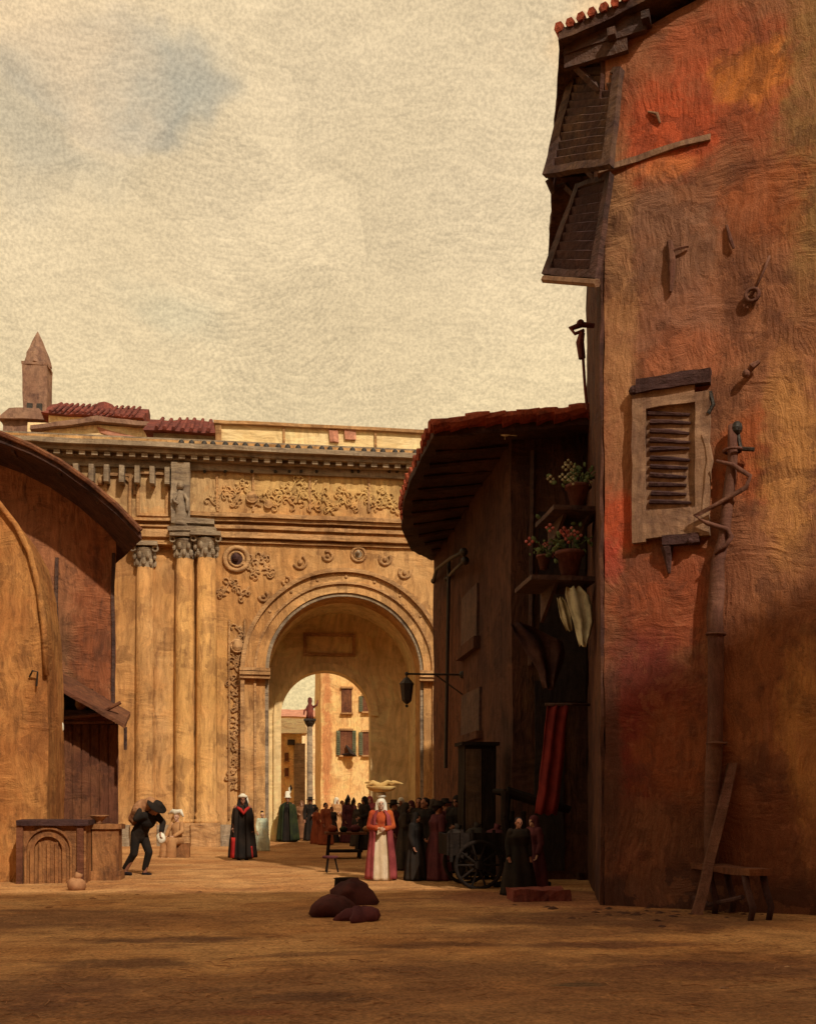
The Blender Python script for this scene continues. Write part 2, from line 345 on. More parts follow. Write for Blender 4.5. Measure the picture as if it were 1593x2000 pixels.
M['dark_fill'] = paint('dark_opening_fill', alb(62, 48, 36), alb(48, 38, 32), streak=(5, 5, 3), big=1.5)  # dark brown stands for the shade inside openings; jar and awning share it
M['wood'] = paint('brown_planks', alb(132, 82, 48), alb(108, 64, 40), alb(66, 42, 30), streak=(6, 6, 1), big=1, bump=.6)

def wallpts(px, py): return BIG.at(px, py)
A = PD(1180, 1560, 15.5); A.z = 0
Bc = PD(1640, 1560, 14.2); Bc.z = 0
e_ = (Bc-A).normalized(); n_ = Vector((e_.y, -e_.x, 0)).normalized()
BIG = Wall(A, e_, n_)
def bb(px, py, rx, rz, col, k): return (BIG.at(px, py), (rx, 2.5, rz), col, k)
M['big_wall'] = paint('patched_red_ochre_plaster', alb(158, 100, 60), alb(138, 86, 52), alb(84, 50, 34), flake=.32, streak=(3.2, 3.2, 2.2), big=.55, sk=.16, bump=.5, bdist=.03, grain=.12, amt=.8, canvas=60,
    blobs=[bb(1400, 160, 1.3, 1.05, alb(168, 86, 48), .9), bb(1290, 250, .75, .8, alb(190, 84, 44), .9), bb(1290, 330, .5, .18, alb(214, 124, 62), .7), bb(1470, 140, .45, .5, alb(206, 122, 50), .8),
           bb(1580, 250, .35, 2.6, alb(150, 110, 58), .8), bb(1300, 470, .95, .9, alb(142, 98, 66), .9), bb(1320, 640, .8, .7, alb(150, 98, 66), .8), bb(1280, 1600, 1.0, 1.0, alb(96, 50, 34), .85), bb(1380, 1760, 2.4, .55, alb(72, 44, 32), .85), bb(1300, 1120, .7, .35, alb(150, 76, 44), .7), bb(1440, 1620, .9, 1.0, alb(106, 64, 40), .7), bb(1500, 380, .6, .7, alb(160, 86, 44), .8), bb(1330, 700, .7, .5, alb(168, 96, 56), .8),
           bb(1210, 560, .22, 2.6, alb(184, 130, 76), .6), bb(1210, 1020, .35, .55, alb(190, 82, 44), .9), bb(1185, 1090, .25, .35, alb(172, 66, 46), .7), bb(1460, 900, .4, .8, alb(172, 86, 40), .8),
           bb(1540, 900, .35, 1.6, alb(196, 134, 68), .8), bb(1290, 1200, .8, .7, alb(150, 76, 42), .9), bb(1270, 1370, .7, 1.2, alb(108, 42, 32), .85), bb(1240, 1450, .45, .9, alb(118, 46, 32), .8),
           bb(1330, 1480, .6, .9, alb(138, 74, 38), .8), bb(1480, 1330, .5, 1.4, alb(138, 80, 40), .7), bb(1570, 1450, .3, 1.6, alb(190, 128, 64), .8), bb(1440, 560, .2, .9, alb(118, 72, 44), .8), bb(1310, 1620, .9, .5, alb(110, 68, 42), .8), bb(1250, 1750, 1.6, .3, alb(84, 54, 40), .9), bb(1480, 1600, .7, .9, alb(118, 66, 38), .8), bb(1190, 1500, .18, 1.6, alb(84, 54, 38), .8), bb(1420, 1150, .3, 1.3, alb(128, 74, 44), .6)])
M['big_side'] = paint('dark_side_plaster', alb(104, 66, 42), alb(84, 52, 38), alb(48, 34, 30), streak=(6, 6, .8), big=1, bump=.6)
skin = cloth('tanned_skin', alb(168, 112, 76), alb(150, 96, 64)); skin_pale = cloth('fair_skin', alb(206, 158, 116), alb(190, 140, 100))
CL = dict(black=cloth('charcoal_wool', alb(48, 37, 26), alb(36, 30, 23)), green=cloth('bottle_green_cloth', alb(56, 60, 28), alb(38, 40, 26)), red=cloth('vermilion_cloth', alb(196, 54, 38), alb(160, 36, 30)),
    white=cloth('cream_linen', alb(238, 222, 178), alb(220, 198, 150)), pale=cloth('pale_green_white_cotton', alb(214, 204, 150), alb(176, 178, 138)), orange=cloth('orange_bodice_cloth', alb(196, 92, 40), alb(160, 62, 34)),
    crimson=cloth('crimson_cloak_cloth', alb(160, 72, 62), alb(120, 48, 42)), brown=cloth('brown_homespun', alb(140, 94, 56), alb(112, 72, 44)), tan=cloth('tan_homespun', alb(190, 136, 80), alb(166, 112, 62)),
    slate=cloth('slate_grey_wool', alb(70, 56, 40), alb(52, 44, 34)), plum=cloth('plum_wool', alb(100, 50, 44), alb(80, 40, 38)), hair=cloth('dark_hair', alb(46, 34, 28), alb(36, 28, 26)), skirt=cloth('straw_white_skirt', alb(226, 196, 146), alb(206, 172, 120)),
    rust=cloth('rust_cloth', alb(156, 78, 42), alb(130, 62, 36)), sack=cloth('sackcloth', alb(178, 124, 76), alb(150, 98, 58)), wine=cloth('wine_red_sacking', alb(88, 46, 36), alb(66, 36, 30)), yellow=cloth('straw_yellow_cloth', alb(224, 182, 104), alb(200, 150, 80)))

# ================================================================== SETTING
bm = B()
bmesh.ops.create_grid(bm, x_segments=2, y_segments=2, size=600)
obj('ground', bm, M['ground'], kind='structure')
# finer uneven street skin near the viewer, laid over the earth
bm = B(); bmesh.ops.create_grid(bm, x_segments=150, y_segments=230, size=1, matrix=Matrix.Translation((2, 25, 0)) @ Matrix.Diagonal((20, 30, 1, 1)))
for v in bm.verts:
    q = v.co; v.co.z = .03+.016*mn.noise(q*1.1)+.014*mn.noise(Vector((q.x*1.2, q.y*4.5, 3)))+.02*mn.noise(q*.35)
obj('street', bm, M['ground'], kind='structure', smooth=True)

# ================================================================== GATE
GY = 36.0
G = Wall((0, GY, 0), (1, 0, 0), (0, -1, 0))
gate = T('city_gate', (2.56, GY, 0), 'tall ochre stone city gate with one great arch and carved front closing the street', 'gate')
AX, AR, AS = 2.56, 2.66, 6.1       # arch axis, radius, springing height
ARx0, ARx1 = AX-AR, AX+AR
def arch_wall(bm, x0, x1, z1, ax, r, sp, y0, y1, n=28):
    arc = [(ax-r*math.cos(math.pi*i/n), sp+r*math.sin(math.pi*i/n)) for i in range(n+1)]
    def strip(pts):
        prism(bm, [(p[0], y0, p[1]) for p in pts], (0, y1-y0, 0))
    strip([(x0, -.05), (ax-r, -.05), (ax-r, sp), (ax-r, z1), (x0, z1)])
    strip([(ax+r, -.05), (x1, -.05), (x1, z1), (ax+r, z1), (ax+r, sp)])
    for (a, b) in zip(arc, arc[1:]):
        strip([a, b, (b[0], z1), (a[0], z1)])
bm = B(); arch_wall(bm, -15, 14, 14.0, AX, AR, AS, GY, GY+1.2)
gate.part('front_wall', bm, M['gate'])
# passage and rear arch
bm = B(); n = 24
box(bm, ARx1, ARx1+.8, GY+1.2, GY+3.3, -.05, AS); box(bm, ARx0-.8, ARx0, GY+1.2, GY+3.3, -.05, AS)
arc = [(AX-AR*math.cos(math.pi*i/n), AS+AR*math.sin(math.pi*i/n)) for i in range(n+1)]
arco = [(AX-(AR+.8)*math.cos(math.pi*i/n), AS+(AR+.8)*math.sin(math.pi*i/n)) for i in range(n+1)]
for i in range(n): prism(bm, [(arc[i][0], GY+1.2, arc[i][1]), (arc[i+1][0], GY+1.2, arc[i+1][1]), (arco[i+1][0], GY+1.2, arco[i+1][1]), (arco[i][0], GY+1.2, arco[i][1])], (0, 2.1, 0))
gate.part('vault', bm, M['gate_in'])
RY = GY+3.3; _a, _b = PY(549, 1560, RY).x, PY(724, 1560, RY).x; RX, RR = (_a+_b)/2, (_b-_a)/2; RS = PY(640, 1310, RY).z-RR
bm = B(); arch_wall(bm, -4, 9, 13.5, RX, RR, RS, RY+.003, RY+.8)
gate.part('rear_wall', bm, M['gate_in'])
RW = Wall((0, RY, 0), (1, 0, 0), (0, -1, 0))
bm = B()
for a0, a1, r0, r1, o in ((0, math.pi, RR, RR+.28, .10),):
    for i in range(24):
        t0, t1 = math.pi*i/24, math.pi*(i+1)/24
        pts = [(RX-r*math.cos(t), RS+r*math.sin(t)) for r, t in ((r0, t0), (r0, t1), (r1, t1), (r1, t0))]
        prism(bm, [(x, RY, z) for x, z in pts], (0, -o, 0))
box(bm, RX-RR-.28, RX-RR, RY-.1, RY, 0, RS)
gate.part('rear_archivolt', bm, M['gate_in'])
bm = B()
x0, z1 = RW.sz(592, 1236); x1, _ = RW.sz(694, 1236); _, z0 = RW.sz(640, 1282)
for (a, b, c, d) in ((x0, x1, z1-.12, z1), (x0, x1, z0, z0+.12), (x0, x0+.12, z0+.12, z1-.12), (x1-.12, x1, z0+.12, z1-.12)): box(bm, a, b, RY-.08, RY, c, d)
gate.part('panel_frame', bm, M['gate_trim'])
# archivolt of the great arch: three stepped rings on piers
def ring(bm, ax, sp, r0, r1, y, o, n=36, a0=0.0, a1=math.pi):
    for i in range(n):
        t0, t1 = a0+(a1-a0)*i/n, a0+(a1-a0)*(i+1)/n
        pts = [(ax-r*math.cos(t), sp+r*math.sin(t)) for r, t in ((r0, t0), (r0, t1), (r1, t1), (r1, t0))]
        prism(bm, [(x, y, z) for x, z in pts], (0, -o, 0))
for r0, r1, o, mt in ((AR, AR+.12, .06, 'gate_grey'), (AR+.12, AR+.42, .12, 'gate'), (AR+.42, AR+.5, .2, 'gate_trim'), (AR+.5, AR+.82, .15, 'gate'), (AR+.82, AR+.96, .28, 'gate_trim')):
    bm = B(); ring(bm, AX, AS, r0, r1, GY, o)
    for s in (-1, 1):
        xa, xb = AX+s*r0, AX+s*r1
        box(bm, min(xa, xb), max(xa, xb), GY-o, GY, 0, AS)
    gate.part('archivolt', bm, M[mt], wob=(.5, .012))
# rosettes on the archivolt
for k in range(7):
    t = R(38+k*17.5); bm = B()
    c = Vector((AX-(AR+.66)*math.cos(t), GY-.15, AS+(AR+.66)*math.sin(t)))
    ball(bm, c, (.06, .05, .06), 10)
    gate.part('boss', bm, M['gate_trim'], smooth=True)
# imposts
for s in (-1, 1):
    bm = B()
    for dz, w in ((0, .08), (.12, .14), (.26, .08)): box(bm, *(sorted((AX+s*(AR-.05), AX+s*(AR+.98)))), GY-.28-w, GY, AS-.3+dz, AS-.3+dz+.11)
    gate.part('impost', bm, M['gate_trim'], wob=(.5, .015))
# plinth
for a, b in ((-15, ARx0-.96), (ARx1+.96, 14)):
    bm = B(); box(bm, a, b, GY-.32, GY, -.05, .75); box(bm, a, b, GY-.4, GY-.32, -.05, .3)
    gate.part('plinth', bm, M['gate_grey'], wob=(.6, .02))
# entablature mouldings above the arch
zz = lambda py, px=620: G.sz(px, py)[1]
bm = B()
for py0, py1, o in ((1020, 1012, .34), (1027, 1020.5, .24), (1040, 1033, .16), (1058, 1052, .22), (1052, 1046, .12), (1066, 1062, .10)):
    box(bm, -3.2, 14, GY-o, GY, zz(py0), zz(py1))
gate.part('entablature', bm, M['gate_trim'], wob=(.5, .02))
bm = B()
for py0, py1, o in ((908, 900, .55), (900, 891, .75), (916, 909, .3), (930, 916.5, .12)):
    box(bm, -15, 14, GY-o, GY, zz(py0), zz(py1))
gate.part('cornice', bm, M['gate_grey'], wob=(.5, .025))
bm = B()
for i in range(70):
    x = -14.6+i*.41
    bm = B(); box(bm, x, x+.2, GY-.5, GY-.3, zz(916)+.0, zz(908)-.003); gate.part('dentil', bm, M['gate_grey'])
for i in range(34):
    x = -3+i*.36+random.uniform(-.06, .06); bm = B()
    lathe(bm, (x, GY-.62, zz(890)), [(.09, -.06), (.11, .0), (.085, .09), (.02, .14)], 8)
    gate.part('antefix', bm, M['iron'], smooth=True)
# left bay: arcade of small brackets under the cornice, panels
bm = B()
for i in range(17):
    x = -11.6+i*.5; bm = B(); box(bm, x, x+.16, GY-.42, GY, zz(895, 200)-.9, zz(895, 200)-.33)
    gate.part('cornice_bracket', bm, M['gate_grey'], wob=(.4, .02))
bm = B()
for (x, y, X2, Y2) in ((205, 925, 258, 1010), (268, 922, 330, 1010)):
    a, zt = G.sz(x, y); b, _ = G.sz(X2, y); _, zb = G.sz(X2, Y2)
    for (p, q, r, s) in ((a, b, zt-.09, zt), (a, b, zb, zb+.09), (a, a+.09, zb+.09, zt-.09), (b-.09, b, zb+.09, zt-.09)): box(bm, p, q, GY-.1, GY, r, s)
gate.part('panel_frame', bm, M['gate_trim'], wob=(.4, .02))
bm = B()
for (x, y, X2, Y2, o) in ((230, 1012, 335, 1019, .24), (235, 1024, 335, 1029, .14), (262, 1034, 335, 1050, .18), (235, 1057, 340, 1066, .3)): G.pbox(bm, x, y, X2, Y2, 0, o)
gate.part('moulding', bm, M['gate_trim'], wob=(.4, .02))
# arched blind relief in left upper bay
c = G.at(225, 960)
bm = B(); ring(bm, c.x, c.z-.1, .62, .72, GY, .08, 20)
ball(bm, G.at(197, 940, .05), (.12, .1, .14), 10)
gate.part('blind_arch_relief', bm, M['gate_trim'])
# attic
ATX0 = G.sz(424, 850)[0]
bm = B(); box(bm, ATX0, 14, GY+.35, GY+2.2, 14.0, zz(831))
gate.part('attic', bm, M['attic'], wob=(.6, .02))
bm = B(); box(bm, ATX0-.12, 14, GY+.2, GY+2.3, zz(831), zz(825))
box(bm, ATX0-.06, ATX0+.14, GY+.26, GY+.35, 14.0, zz(831)-.003)
for px in (555, 735): x = G.sz(px, 850)[0]; box(bm, x-.04, x+.04, GY+.29, GY+.35, 14.0, zz(831)-.003)
gate.part('attic_coping', bm, M['gate_trim'], wob=(.5, .02))
bm = B(); G.pbox(bm, 644, 834, 662, 858, -.35, -.26); G.pbox(bm, 674, 832, 696, 852, -.35, -.27)
gate.part('attic_patch', bm, M['pink'], wob=(.2, .04, 3))
bm = B(); box(bm, -15, 14, GY+.01, GY+2.0, 14.004, 14.06)
gate.part('cornice_top', bm, M['gate_grey'])
# half columns and pilasters with leafy capitals
def column(pxc, w, ytop, off=.0, kind='half_column'):
    x, zt = G.sz(pxc, ytop); base = .8
    bm = B()
    lathe(bm, (x, GY-off, base), [(w*1.25, 0), (w*1.3, .1), (w*1.1, .18), (w*1.2, .3), (w*1.0, .4), (w*.98, (zt-base)*.5), (w*.86, zt-base-.85)], 20, fold=.035, k=10)
    col = gate.part(kind, bm, M['gate'], smooth=True)
    bm = B(); h = zt-.85
    lathe(bm, (x, GY-off, h), [(w*.86, 0), (w*.9, .3), (w*1.2, .62), (w*1.1, .65)], 16)
    for tier, (zz_, rr) in enumerate(((.16, .98), (.38, 1.12))):
        for k in range(8):
            t = 2*math.pi*(k+.5*tier)/8
            ball(bm, (x+w*rr*math.cos(t), GY-off+w*rr*math.sin(t), h+zz_), (.07, .07, .13), 8)
    for s in (-1, 1):
        torus(bm, (x+s*w*1.15, GY-off-w*.9, h+.6), .085, .035, (0, -1, 0), 12, 6)
    box(bm, x-w*1.4, x+w*1.4, GY-off-w*1.35, GY, h+.7, h+.84)
    gate.part('capital', bm, M['gate_grey'], wob=(.3, .01), under=col)
    bm = B(); box(bm, x-w*1.35, x+w*1.35, GY-off-w*1.4, GY, 0, .82)
    gate.part('pedestal', bm, M['gate_trim'], wob=(.4, .02), under=col)
column(362, .34, 1046, .12); column(404, .36, 1046, .2); column(284, .32, 1062, .05)
# projecting strip above the columns (broken entablature and carved figure)
bm = B(); G.pbox(bm, 336, 908, 372, 1040, 0, .38); G.pbox(bm, 330, 1036, 424, 1046, 0, .62); G.pbox(bm, 336, 1018, 420, 1030, 0, .5)
gate.part('projecting_pier', bm, M['gate_grey'], wob=(.4, .04))
bm = B()
fp = G.at(353, 985, .36)
tube(bm, [fp+V_((0, 0, -.75)), fp+V_((.03, 0, -.3)), fp+V_((-.03, -.02, .1)), fp+V_((.02, 0, .45))], [.26, .2, .17, .1], 14)
tube(bm, [fp+V_((-.12, -.05, .35)), fp+V_((-.24, -.12, .1)), fp+V_((-.06, -.2, -.05))], [.08, .06, .05], 8); tube(bm, [fp+V_((.12, -.05, .35)), fp+V_((.25, -.1, .12)), fp+V_((.22, -.14, -.25))], [.08, .06, .05], 8)
ball(bm, fp+V_((0, -.03, .62)), (.12, .13, .16), 12); tube(bm, [fp+V_((-.2, 0, -.72)), fp+V_((0, -.15, -.5)), fp+V_((.2, 0, -.72))], .09, 8)
gate.part('carved_figure', bm, M['gate_grey'], smooth=True, wob=(.12, .035, 4))
# medallions, masks, scrolls and trophies, each carved piece its own
def med(px, py, r, mt='gate_grey'):
    c = G.at(px, py, .02); bm = B()
    torus(bm, c, r, r*.22, (0, -1, 0), 22, 8); torus(bm, c, r*.62, r*.12, (0, -1, 0), 18, 6)
    gate.part('medallion', bm, M['gate_trim'], smooth=True)
    bm = B(); ball(bm, c+Vector((0, .02, 0)), (r*.58, .05, r*.58), 14)
    ball(bm, c+Vector((-.02, -.08, .05)), (r*.3, .1, r*.38), 10, jit=.02)
    gate.part('medallion_head', bm, M[mt], smooth=True)
med(462, 1092, .40, 'lintel')
med(700, 1083, .24); 
def shell(px, py, r, a0, a1):
    bm = B(); torus(bm, G.at(px, py, .02), r, .055, (0, -1, 0), 14, 6, R(a0), R(a1)); ball(bm, G.at(px, py, .03), (r*.4, .06, r*.5), 8)
    gate.part('scroll_relief', bm, M['gate_trim'], smooth=True)
for q in ((586, 1098, .22, 20, 250), (640, 1086, .16, 0, 300), (752, 1092, .2, -40, 220), (790, 1118, .2, -40, 200), (515, 1165, .16, 0, 250), (560, 1135, .14, 0, 280)): shell(*q)
def foliage(px, py, n, sx, sz, seed, r=.07, mt='gate_trim', name='foliage_relief', off=.0):
    """a winding stem with curled tendrils and leaves, all joined to it"""
    rnd = random.Random(seed); bm = B(); c0 = G.at(px, py, .03); k = c0.y*.0005
    W_, H_ = sx*k*1.7, sz*k*1.7; vert = H_ > W_*1.3; m = max(7, n)
    stem = []
    for i in range(m+1):
        f = i/m*2-1; wv = math.sin(f*math.pi*1.5+seed)*.55
        stem.append(c0+(V_((wv*W_, 0, f*H_)) if vert else V_((f*W_, 0, wv*H_))))
    tube(bm, stem, .035, 6, flat=.8)
    for i, p in enumerate(stem[:-1]):
        a = rnd.uniform(0, 6.28); R0 = rnd.uniform(.09, .16); s_ = rnd.choice((-1, 1)); L_ = 9
        cc = p+V_((math.cos(a)*R0, 0, math.sin(a)*R0))
        pts = [cc+V_((-math.cos(a+s_*q*.62), 0, -math.sin(a+s_*q*.62)))*R0*(1-q/11.0)+V_((0, -.004*q, 0)) for q in range(L_)]
        tube(bm, pts, [.034-.002*q for q in range(L_)], 6, flat=.8)
        b_ = rnd.uniform(0, 6.28); d = V_((math.cos(b_), 0, math.sin(b_)))
        tube(bm, [p, p+d*.08+V_((0, -.015, 0)), p+d*.19], [.02, .055, .008], 6, flat=.5)
    gate.part(name, bm, M[mt], smooth=True)
foliage(508, 1105, 16, 14, 18, 1, name='foliage_relief')
foliage(455, 1150, 14, 18, 14, 2)
for i, (px, py) in enumerate(((470, 960), (520, 975), (560, 970), (610, 975), (650, 985), (700, 975), (745, 970), (440, 970), (590, 950), (770, 985))):
    foliage(px, py, 11, 17, 15, 20+i, r=.08, name='frieze_relief', mt='gate')
for i, (px, py) in enumerate(((465, 1245), (462, 1290), (458, 1345), (466, 1390), (458, 1440), (462, 1480), (452, 1515))):
    foliage(px, py, 9, 6, 12, 50+i, r=.08, name='trophy_relief')
for (px, py, r) in ((492, 972, .17), (524, 985, .12), (464, 1262, .2)):
    bm = B(); c = G.at(px, py, .05); ball(bm, c, (r, r*.8, r*1.3), 12); torus(bm, c+Vector((0, -.02, -.02)), r*1.05, .03, (0, -1, .3), 12, 6)
    gate.part('carved_mask', bm, M['gate_trim'], smooth=True)
for i, px in enumerate((425, 495, 605, 720, 790)):
    bm = B(); G.pbox(bm, px-2, 926, px+2, 1000, 0, .07); gate.part('frieze_strip', bm, M['gate_trim'], wob=(.3, .03, 2))
for px in (400, 440, 492, 538, 565, 588, 618, 688, 700, 760, 775):
    bm = B(); ball(bm, G.at(px, 921, .12), .06, 8); gate.part('putlog_hole', bm, M['iron'], smooth=True)
bm = B()
for px in (448, 478): G.pbox(bm, px-1.5, 1210, px+1.5, 1600, 0, .08)
gate.part('trophy_frame', bm, M['gate_trim'], wob=(.4, .02))

# ================================================================== BEHIND THE GATE (on the roofs)
t = T('bell_tower', PY(72, 1560, 88).xy.to_3d(), 'slender brown bell tower with pointed spire rising beyond the gate', 'tower')
x0 = PY(50, 780, 88).x; x1 = PY(97, 780, 88).x; zc = PY(72, 722, 88).z; zt = PY(72, 655, 88).z; cx = (x0+x1)/2; hw = (x1-x0)/2
bm = B(); box(bm, cx-hw, cx+hw, 88-hw, 88+hw, 0, zc); t.part('shaft', bm, M['tower'], wob=(1.2, .12, .5))
bm = B(); box(bm, cx-hw-.08, cx+hw+.08, 88-hw-.1, 88+hw+.1, zc, zc+.25); t.part('cornice', bm, M['tower'], wob=(.8, .1))
bm = B(); lathe(bm, (cx, 88, zc+.35), [(hw*1.2, -.1), (hw*.98, (zt-zc)*.25), (hw*.45, (zt-zc)*.7), (.02, zt-zc)], 8); t.part('spire', bm, M['tower'], wob=(.8, .1))
for s in (-.4, .4):
    bm = B(); box(bm, cx+s*hw-.22, cx+s*hw+.22, 88-hw-.16, 88-hw+.3, zc-4.6, zc-3.2); t.part('belfry_opening', bm, M['iron'], wob=(.5, .05))
def bhouse(name, label, x0p, x1p, ytop, yeave, Y, wallm, roofm, dep=6, x2=None, z0=0, grp=None):
    a = PY(x0p, yeave, Y); b = PY(x1p, yeave, Y); zt = PY((x0p+x1p)/2, ytop, Y+dep/2).z
    t = T(name, ((a.x+b.x)/2, Y, 0), label, 'house', grp)
    bm = B(); box(bm, a.x, b.x, Y, Y+dep, z0, a.z); t.part('wall', bm, M[wallm], wob=(.8, .05))
    bm = B(); o = .35
    prism(bm, [(a.x-o, Y-o, a.z+.003), (a.x-o, Y+dep/2, zt), (a.x-o, Y+dep+o, a.z+.003)], (b.x-a.x+2*o, 0, 0))
    rf = t.part('roof', bm, M[roofm], wob=(.6, .08, 1.2))
    bm = B(); k = int((b.x-a.x)/.3)
    for i in range(k): x = a.x+.15+i*(b.x-a.x)/k; tube(bm, [(x, Y-o-.06, a.z+.06), (x, Y+dep/2, zt+.06)], .08, 6)
    t.part('tile_ridges', bm, M[roofm], under=rf, wob=(1.5, .06))
    return t, rf
t1, rf1 = bhouse('town_house', 'house with long dark red tiled roof behind the gate beside the bell tower', 96, 268, 793, 812, 56, 'cream', 'tile', 5)
bm = B(); p = PY(205, 796, 58); lathe(bm, (p.x, 58, p.z-.9), [(.7, 0), (.8, .5), (.5, 1.0), (.2, 1.15)], 12, jit=.2); t1.part('chimney', bm, M['tile'], under=rf1)
t2, rf2 = bhouse('town_house', 'low house with ragged dark tiled roof next to the pale attic', 300, 418, 822, 846, 42, 'gate_grey', 'tile', 4)
t3 = T('town_house', (PY(180, 1560, 46).x, 46, 0), 'pale cream house with pink painted band showing over the gate cornice', 'house')
a = PY(55, 862, 46); b = PY(330, 862, 46)
bm = B(); box(bm, a.x, b.x, 46, 51, 0, PY(180, 830, 46).z); t3.part('wall', bm, M['cream'], wob=(.8, .06))
bm = B(); q = [PY(x, y, 45.94) for x, y in ((190, 833), (275, 856), (268, 866), (196, 844))]; prism(bm, q, (0, .1, 0)); t3.part('painted_band', bm, M['pink'], wob=(.5, .04))
bm = B(); prism(bm, [PY(x, y, 45.6) for x, y in ((60, 830), (190, 812), (340, 830), (340, 835), (190, 822), (60, 838))], (0, 6, 0)); t3.part('roof', bm, M['tower'], wob=(.6, .07, 1.2))
p = PY(35, 815, 60)
t4 = T('town_house', (p.x, 60, 0), 'blurred grey brown house at the foot of the bell tower', 'house')
bm = B(); box(bm, p.x-.8, p.x+1.6, 60, 65, 0, p.z-.2); t4.part('wall', bm, M['tower'], wob=(.8, .1))
bm = B(); prism(bm, [(p.x-1, 59.7, p.z-.2), (p.x+1.8, 59.7, p.z-.2), (p.x+1.2, 59.7, p.z+.5), (p.x-.4, 59.7, p.z+.4)], (0, 5.6, 0)); t4.part('roof', bm, M['tower'], wob=(.8, .1))

# ================================================================== STREET BEYOND THE ARCH
HYb = 56.0; HB = Wall((0, HYb, 0), (1, 0, 0), (0, -1, 0))
xl = HB.sz(627, 1400)[0]
t = T('tall_house', (xl+3, HYb, 0), 'sunlit peach house with green shuttered windows seen through the arch', 'house')
M['peach'] = paint('peach_plaster', (.8, .58, .28), (.78, .48, .2), alb(186, 118, 64), streak=(5, 5, .8), big=.5, bump=.4, amt=.7,
    blobs=[(HB.at(638, 1450), (.3, 1, 5), alb(206, 132, 74), .9)])
bm = B(); box(bm, xl, xl+12, HYb, HYb+8, 0, 14); t.part('wall', bm, M['peach'], wob=(.7, .04))
bm = B(); box(bm, xl-.4, xl+12.4, HYb-.5, HYb+8.4, 14.003, 14.4); t.part('roof', bm, M['tile'], wob=(.7, .05))
def win(t, x0, y0, x1, y1, shut, nm='window', wm='wood'):
    bm = B(); HB.pbox(bm, x0, y0, x1, y1, 0, .05); w = t.part(nm, bm, M[wm])
    bm = B(); HB.pbox(bm, x0-2, y0-4, x1+2, y0, 0, .12); t.part('lintel', bm, M['gate_trim'], under=w)
    bm = B(); HB.pbox(bm, x0-2, y1, x1+2, y1+3, 0, .2); t.part('sill', bm, M['gate_trim'], under=w)
    if shut:
        for a, b in ((x0-7, x0), (x1, x1+7)):
            bm = B(); HB.pbox(bm, a, y0, b, y1, 0.02, .09)
            _, zt_ = HB.sz(a, y0); _, zb_ = HB.sz(a, y1); k = 0
            sa, _ = HB.sz(a+1, y0); sb, _ = HB.sz(b-1, y0)
            z = zb_+.1
            while z < zt_-.1: HB.slab(bm, sa, sb, z, z+.05, .09, .12); z += .12
            t.part('shutter', bm, M['sgreen'], under=w)
M['sgreen'] = paint('grey_green_shutter', alb(116, 110, 74), alb(96, 96, 64), streak=(4, 4, 4), big=2)
win(t, 667, 1345, 687, 1392, False); win(t, 664, 1427, 688, 1475, True); win(t, 708, 1360, 724, 1390, True)
win(t, 708, 1430, 724, 1475, True)
bm = B(); tube(bm, [HB.at(668, 1474, .12), HB.at(690, 1474, .5), HB.at(676, 1456, .15)], [.05, .25, .05], 8); t.part('awning', bm, M['dark_fill'])
HL = Wall((0, 66, 0), (1, 0, 0), (0, -1, 0))
a = HL.at(470, 1432); b = HL.at(590, 1432)
t = T('low_house', ((a.x+b.x)/2, 66, 0), 'golden low house with a dark awning seen through the arch, beside the column', 'house')
bm = B(); box(bm, a.x, b.x, 66, 72, 0, a.z); t.part('wall', bm, M['peach'], wob=(.8, .05))
bm = B(); prism(bm, [(a.x-.3, 65.6, a.z+.003), (b.x+.3, 65.6, a.z+.003), (b.x+.3, 69, a.z+1.2), (a.x-.3, 69, a.z+1.2)], (0, 2.9, .004)); t.part('roof', bm, M['cream'], wob=(.6, .06))
bm = B(); HL.pbox(bm, 562, 1446, 576, 1456, 0, .7); t.part('awning', bm, M['iron'], wob=(.3, .05))
bm = B(); HL.pbox(bm, 574, 1452, 596, 1622, .01, .06); t.part('doorway', bm, M['gate_grey'])
for (x, y) in ((556, 1500), (556, 1470)):
    bm = B(); HL.pbox(bm, x, y, x+8, y+16, 0, .05); w = t.part('window', bm, M['wood']); bm = B(); HL.pbox(bm, x-1, y+16, x+9, y+18, 0, .15); t.part('sill', bm, M['gate_trim'], under=w)
# far pale house closing the street
HF = 92
a = PY(440, 1335, HF); b = PY(700, 1335, HF)
t = T('distant_house', ((a.x+b.x)/2, HF, 0), 'pale cream house far down the street, behind the column', 'house')
bm = B(); box(bm, a.x, b.x, HF, HF+8, 0, PY(560, 1400, HF).z); t.part('wall', bm, M['cream'], wob=(1, .08))
bm = B(); prism(bm, [(a.x-.4, HF-.4, PY(560, 1400, HF).z+.003), (a.x-.4, HF+4, PY(560, 1386, HF+4).z), (a.x-.4, HF+8.4, PY(560, 1400, HF).z)], (b.x-a.x, 0, 0)); t.part('roof', bm, M['pink'], wob=(.8, .08))
